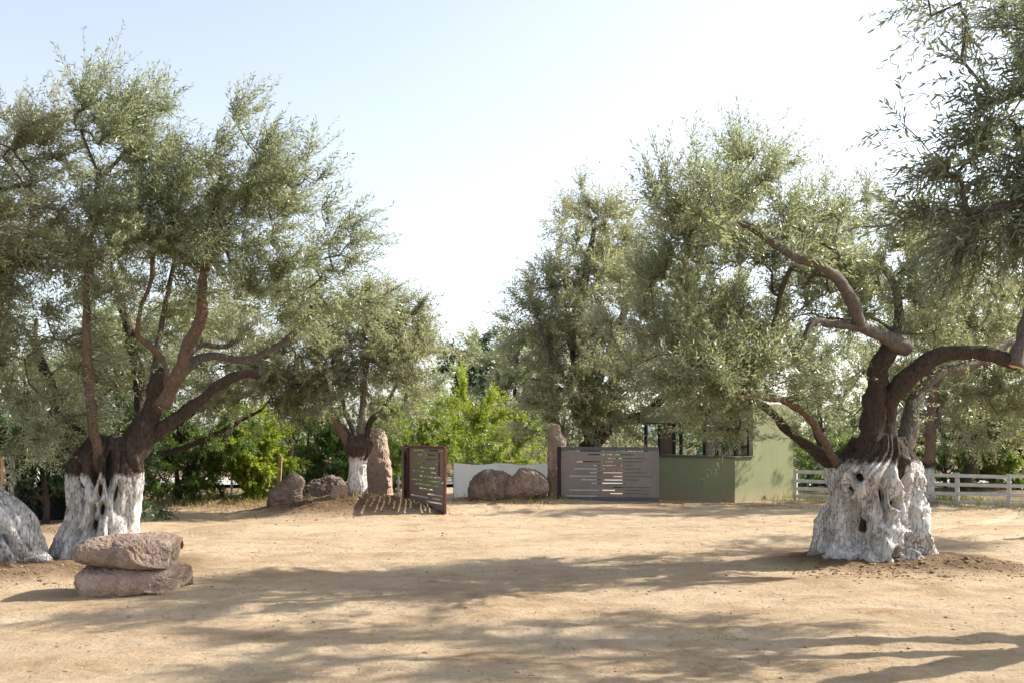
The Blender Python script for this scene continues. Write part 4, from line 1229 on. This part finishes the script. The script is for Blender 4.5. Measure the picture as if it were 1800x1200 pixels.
bg_tree('broadleaf_tree', 'bright green tree directly behind the open gate leaf', 735, 32, [(735, 765, 45, 28, 0, 1.2), (700, 780, 36, 26, 0, 1.2), (770, 775, 36, 30, 0, 1.2), (740, 800, 60, 24, 0, 1.2), (720, 740, 30, 18, 0, .9)], 22000, 60, LEAF_BRIGHT, (0.12, 0.45), 0.09, (0.2, 0, 0.2), bark=BARK_GREY, sprig=(.3, .8))
bg_tree('shrub', 'green bush behind the two boulders and white sheet', 905, 33, [(820, 815, 50, 14, 0, .8), (880, 815, 40, 14, 0, .8), (905, 790, 40, 20, 0, 1.0), (940, 795, 36, 20, 0, 1.0), (870, 800, 30, 16, 0, .9)], 12000, 61, LEAF_BRIGHT, (0.11, 0.45), 0.05, cat='shrub')
bg_tree('shrub', 'lime green sunlit bush left of the pale stake', 440, 24.5, [(450, 770, 46, 40, 0, .9), (420, 800, 50, 34, 0, .9), (470, 800, 34, 34, -.1, .8), (400, 830, 40, 26, -.1, .7), (455, 835, 40, 24, -.2, .7), (440, 735, 26, 20, 0, .5), (430, 855, 60, 16, -.2, .6)], 32000, 62, LEAF_LIME, (0.095, 0.45), 0.06, (0.1, -.1, 0.1), cat='shrub', sprig=(.2, .5))
bg_tree('shrub', 'green dense bush right of the left olive trunk', 310, 23.5, [(310, 780, 70, 50, 0, 1.0), (270, 820, 60, 44, -.1, .9), (350, 820, 60, 46, -.1, .9), (380, 760, 50, 50, .1, .9), (320, 730, 70, 40, .2, 1.0), (300, 850, 70, 26, -.3, .7), (360, 850, 60, 24, -.3, .7), (250, 840, 40, 40, -.2, .6)], 44000, 63, LEAF_MID, (0.09, 0.42), 0.07, (0, -.1, 0.1), cat='shrub', sprig=(.2, .5))
bg_tree('shrub', 'green hedge bush behind the pointed boulder and dead stub', 540, 27.5, [(540, 790, 50, 36, 0, 1.0), (500, 770, 40, 36, 0, 1.0), (580, 780, 44, 40, 0, 1.0), (520, 830, 60, 26, -.2, .8), (600, 820, 40, 28, -.2, .9), (560, 745, 50, 30, .2, 1.0), (500, 850, 50, 18, -.2, .8), (620, 850, 50, 18, 0, .8)], 36000, 64, LEAF_MID, (0.11, 0.45), 0.07, cat='shrub', sprig=(.25, .6))
bg_tree('shrub', 'bright green bush between the standing stone and open gate leaf', 690, 29, [(700, 845, 40, 16, 0, .7), (740, 825, 40, 24, 1, .8), (690, 780, 36, 30, 0, .9), (660, 770, 36, 40, .2, .9), (700, 820, 30, 24, 0, .8)], 14000, 65, LEAF_BRIGHT, (0.11, 0.45), 0.06, cat='shrub', sprig=(.25, .6))
bg_tree('shrub', 'dark overgrown bush before the black shade backdrop at left', 80, 18.7, [(70, 800, 80, 45, .3, .5), (150, 815, 80, 50, .3, .5), (90, 845, 70, 30, .2, .4), (0, 790, 70, 40, .3, .5), (10, 840, 60, 36, .3, .4), (240, 850, 40, 30, .3, .4), (215, 820, 50, 50, .4, .5), (190, 770, 80, 40, .4, .6)], 36000, 66, LEAF_DARK, (0.09, 0.42), 0.07, cat='shrub', sprig=(.2, .5))
bg_tree('shrub', 'yellow green bush outside the fence at the right edge', 1790, 30, [(1780, 760, 40, 50, 0, 1.0), (1810, 720, 40, 40, 0, 1.0), (1750, 800, 40, 24, 0, 1.0)], 14000, 67, LEAF_BRIGHT, (0.12, 0.45), 0.07, cat='shrub', sprig=(.25, .6))
bg_tree('shrub', 'green thicket behind the right paddock fence rails', 1660, 31, [(1500, 780, 70, 30, .5, 1.2), (1620, 775, 70, 30, .5, 1.2), (1710, 780, 60, 30, .5, 1.2), (1600, 810, 70, 30, 0, 1.2), (1680, 815, 70, 30, 0, 1.2), (1530, 810, 70, 34, 0, 1.2), (1760, 820, 70, 30, 0, 1.2), (1450, 815, 60, 30, 0, 1.2), (1840, 810, 70, 36, 0, 1.2)], 46000, 68, LEAF_MID, (0.12, 0.42), 0.06, cat='shrub', sprig=(.25, .6))

# distant wood closing the horizon: one mass
rs = np.random.RandomState(77)
wm = MB()
n_c = 440
wx = rs.uniform(-60, 60, n_c)
wy = rs.uniform(48, 72, n_c)
wz = rs.uniform(0.3, 3.6, n_c) * (0.8 + 0.3 * np.sin(wx * 0.35))
sb = np.repeat(np.stack([wx, wy, wz], 1), 12, 0) + rs.normal(size=(n_c * 12, 3)) * np.array([1.0, 0.9, 0.55])
sd = norm(rs.normal(size=sb.shape) + np.array([0, -0.2, 0.4]))
leaf_mesh(wm, leaf_frames(rs, sb, sd, rs.uniform(.5, 1.1, len(sb)), np.zeros_like(sb), 8, .8, 0.46), 0.4, KITE)
tag(wm.build('far_wood', LEAF_DARK), 'dark distant band of trees behind everything', 'wood', None, 'stuff')

# dead stub
sm = MB()
sp = spline([P(507, 870, 25) , P(509, 820, 25), P(511, 790, 25), P(513, 772, 25)], 0.08)
sm.tube(sp, np.linspace(0.11, 0.07, len(sp)) * (1 + 0.1 * perlin(sp, 5, 3)), 12, False, True)
o = sm.build('dead_stub', BARK_GREY, None, True)
tag(o, 'grey dead trunk stub standing behind the pointed boulder', 'stump')

# ------------------------------------------------------------------ loose ground cover
def clods(name, label, xy, sizes, mat, seed):
    rs = np.random.RandomState(seed)
    ico = np.array([(0, 0, 1), (.894, 0, .447), (.276, .851, .447), (-.724, .526, .447), (-.724, -.526, .447), (.276, -.851, .447), (.724, .526, -.447), (-.276, .851, -.447), (-.894, 0, -.447), (-.276, -.851, -.447), (.724, -.526, -.447), (0, 0, -1)])
    fc = [(0, 1, 2), (0, 2, 3), (0, 3, 4), (0, 4, 5), (0, 5, 1), (1, 6, 2), (2, 7, 3), (3, 8, 4), (4, 9, 5), (5, 10, 1), (6, 7, 2), (7, 8, 3), (8, 9, 4), (9, 10, 5), (10, 6, 1), (11, 7, 6), (11, 8, 7), (11, 9, 8), (11, 10, 9), (11, 6, 10)]
    N = len(xy)
    V = ico[None] * (1 + 0.28 * rs.normal(size=(N, 12, 1)))
    V = V * rs.uniform(0.6, 1.2, (N, 1, 3)) * np.array([1, 1, 0.5]) * sizes[:, None, None]
    a = rs.uniform(0, 6.28, N)
    c, s = np.cos(a)[:, None], np.sin(a)[:, None]
    V = np.stack([V[..., 0] * c - V[..., 1] * s, V[..., 0] * s + V[..., 1] * c, V[..., 2]], -1)
    z = ground_h(xy[:, 0], xy[:, 1])
    V = V + np.stack([xy[:, 0], xy[:, 1], z + sizes * 0.12], 1)[:, None]
    m = MB()
    m.add(V.reshape(-1, 3), None, (np.arange(N)[:, None, None] * 12 + np.array(fc)[None]).reshape(-1, 3))
    return tag(m.build(name, mat), label, 'clods', None, 'stuff')


rs = np.random.RandomState(5)
yy = 6.2 * (30 / 6.2) ** rs.uniform(0, 1, 2300)
xx = rs.uniform(-0.58, 0.58, 2300) * yy
clods('pebbles', 'small pebbles and crumbs scattered over the dirt yard', np.stack([xx, yy], 1), np.minimum(np.exp(rs.normal(-4.85, 0.65, 2300)), 0.028) * (0.6 + 0.035 * yy), CLOD, 6)
pts = []
for (mx, my, rx, ry, n_) in ((-5.8, 11.8, 1.5, .8, 900), (5.9, 12.5, 1.6, .55, 950), (4.6, 12.1, 1.2, .4, 500), (-3.8, 20.7, 2.0, .9, 1200), (-2.4, 20.8, 1.2, .7, 350), (-7.8, 17.0, .7, .35, 200), (0.2, 24.6, 2.2, .6, 220), (-6.2, 22.8, 2.2, .8, 220), (6.0, 23.7, 2.6, .5, 160), (2.4, 24.0, 1.8, .35, 100)):
    pts.append(np.stack([mx + rx * rs.normal(size=n_) * 0.6, my + ry * rs.normal(size=n_) * 0.6], 1))
pts = np.concatenate(pts)
clods('soil_clods', 'crumbly dug soil clods around the tree bases and mound', pts, np.minimum(np.exp(rs.normal(-4.7, 0.6, len(pts))), 0.05), plain('soil_clod', (0.21, 0.135, 0.08), 0.97, 0.35, 5, 0.4, col2=(0.33, 0.225, 0.135)), 7)


def tufts(name, label, spots, mat, hgt, seed, wid=0.006, lean=0.5):
    rs = np.random.RandomState(seed)
    m = MB()
    b, h = [], []
    for (x, y, r, n_) in spots:
        b.append(np.stack([x + rs.normal(size=n_) * r, y + rs.normal(size=n_) * r * 0.7], 1))
        h.append(rs.uniform(0.4, 1, n_) * hgt)
    b, h = np.concatenate(b), np.concatenate(h)
    z = ground_h(b[:, 0], b[:, 1])
    p0 = np.stack([b[:, 0], b[:, 1], z - 0.005], 1)
    d = norm(np.stack([rs.normal(size=len(b)) * lean, rs.normal(size=len(b)) * lean, np.ones(len(b))], 1))
    w = norm(np.cross(d, rs.normal(size=d.shape))) * wid
    p1 = p0 + d * h[:, None] * 0.55
    p2 = p0 + d * h[:, None] + np.stack([d[:, 0], d[:, 1], -np.abs(d[:, 0])], 1) * h[:, None] * 0.3
    V = np.stack([p0 - w, p0 + w, p1 + w * .8, p1 - w * .8, p2], 1)
    k = np.arange(len(b))[:, None] * 5
    m.add(V.reshape(-1, 3), k + np.array([[0, 1, 2, 3]]), k + np.array([[3, 2, 4]]))
    return tag(m.build(name, mat), label, 'grass', None, 'stuff')


tufts('dry_grass', 'dry straw coloured grass on the mound and under the bushes',
      [(-3.2, 21.0, .25, 90), (-4.1, 20.9, .5, 60), (-2.6, 22.4, .3, 120), (-6.3, 23.8, 1.6, 1500), (-8.0, 23.5, 1.2, 700), (0.3, 24.7, 1.0, 120), (9.5, 24.6, 1.6, 700), (12, 23, 1.2, 600), (-0.9, 24.9, .8, 100), (7.0, 25.2, .6, 60)], GRASS_DRY, 0.22, 3)
tufts('green_weeds', 'green weeds growing below the hedge and beside the boulders',
      [(-6.6, 25.2, 1.1, 1800), (-5.7, 24.6, .5, 700), (0.5, 24.6, .6, 160), (12.2, 22.6, .3, 300), (9.0, 25.5, 1.4, 700), (11.2, 24.2, 1.0, 500)], GRASS, 0.28, 4)
tufts('yard_weeds', 'tiny green weeds sprouting from the bare dirt yard',
      [tuple(list(P(x, y, H * F / (y - HOR))[:2]) + [r, n_]) for x, y, r, n_ in ((1408, 993, .035, 60), (1295, 1114, .06, 40), (1262, 1112, .04, 16), (992, 1140, .06, 24))], GRASS, 0.032, 5, 0.004, 0.9)
# straw and dead leaves
yy = 6.3 * (26 / 6.3) ** rs.uniform(0, 1, 6000)
xx = rs.uniform(-0.56, 0.56, 6000) * yy
zz = ground_h(xx, yy) + 0.004
N = len(xx)
d = norm(np.stack([rs.normal(size=N), rs.normal(size=N), rs.normal(size=N) * 0.08], 1))
w = norm(np.cross(d, np.array([0, 0, 1.0]) + 0.3 * rs.normal(size=(N, 3))))
lt = MB()
leaf_mesh(lt, (np.stack([xx, yy, zz], 1), d, w, np.cross(d, w), rs.uniform(.03, .075, N) * (0.7 + 0.02 * yy)), 0.2, KITE)
tag(lt.build('leaf_litter', GRASS_DRY), 'dead leaves and straw bits strewn over the dirt', 'litter', None, 'stuff')
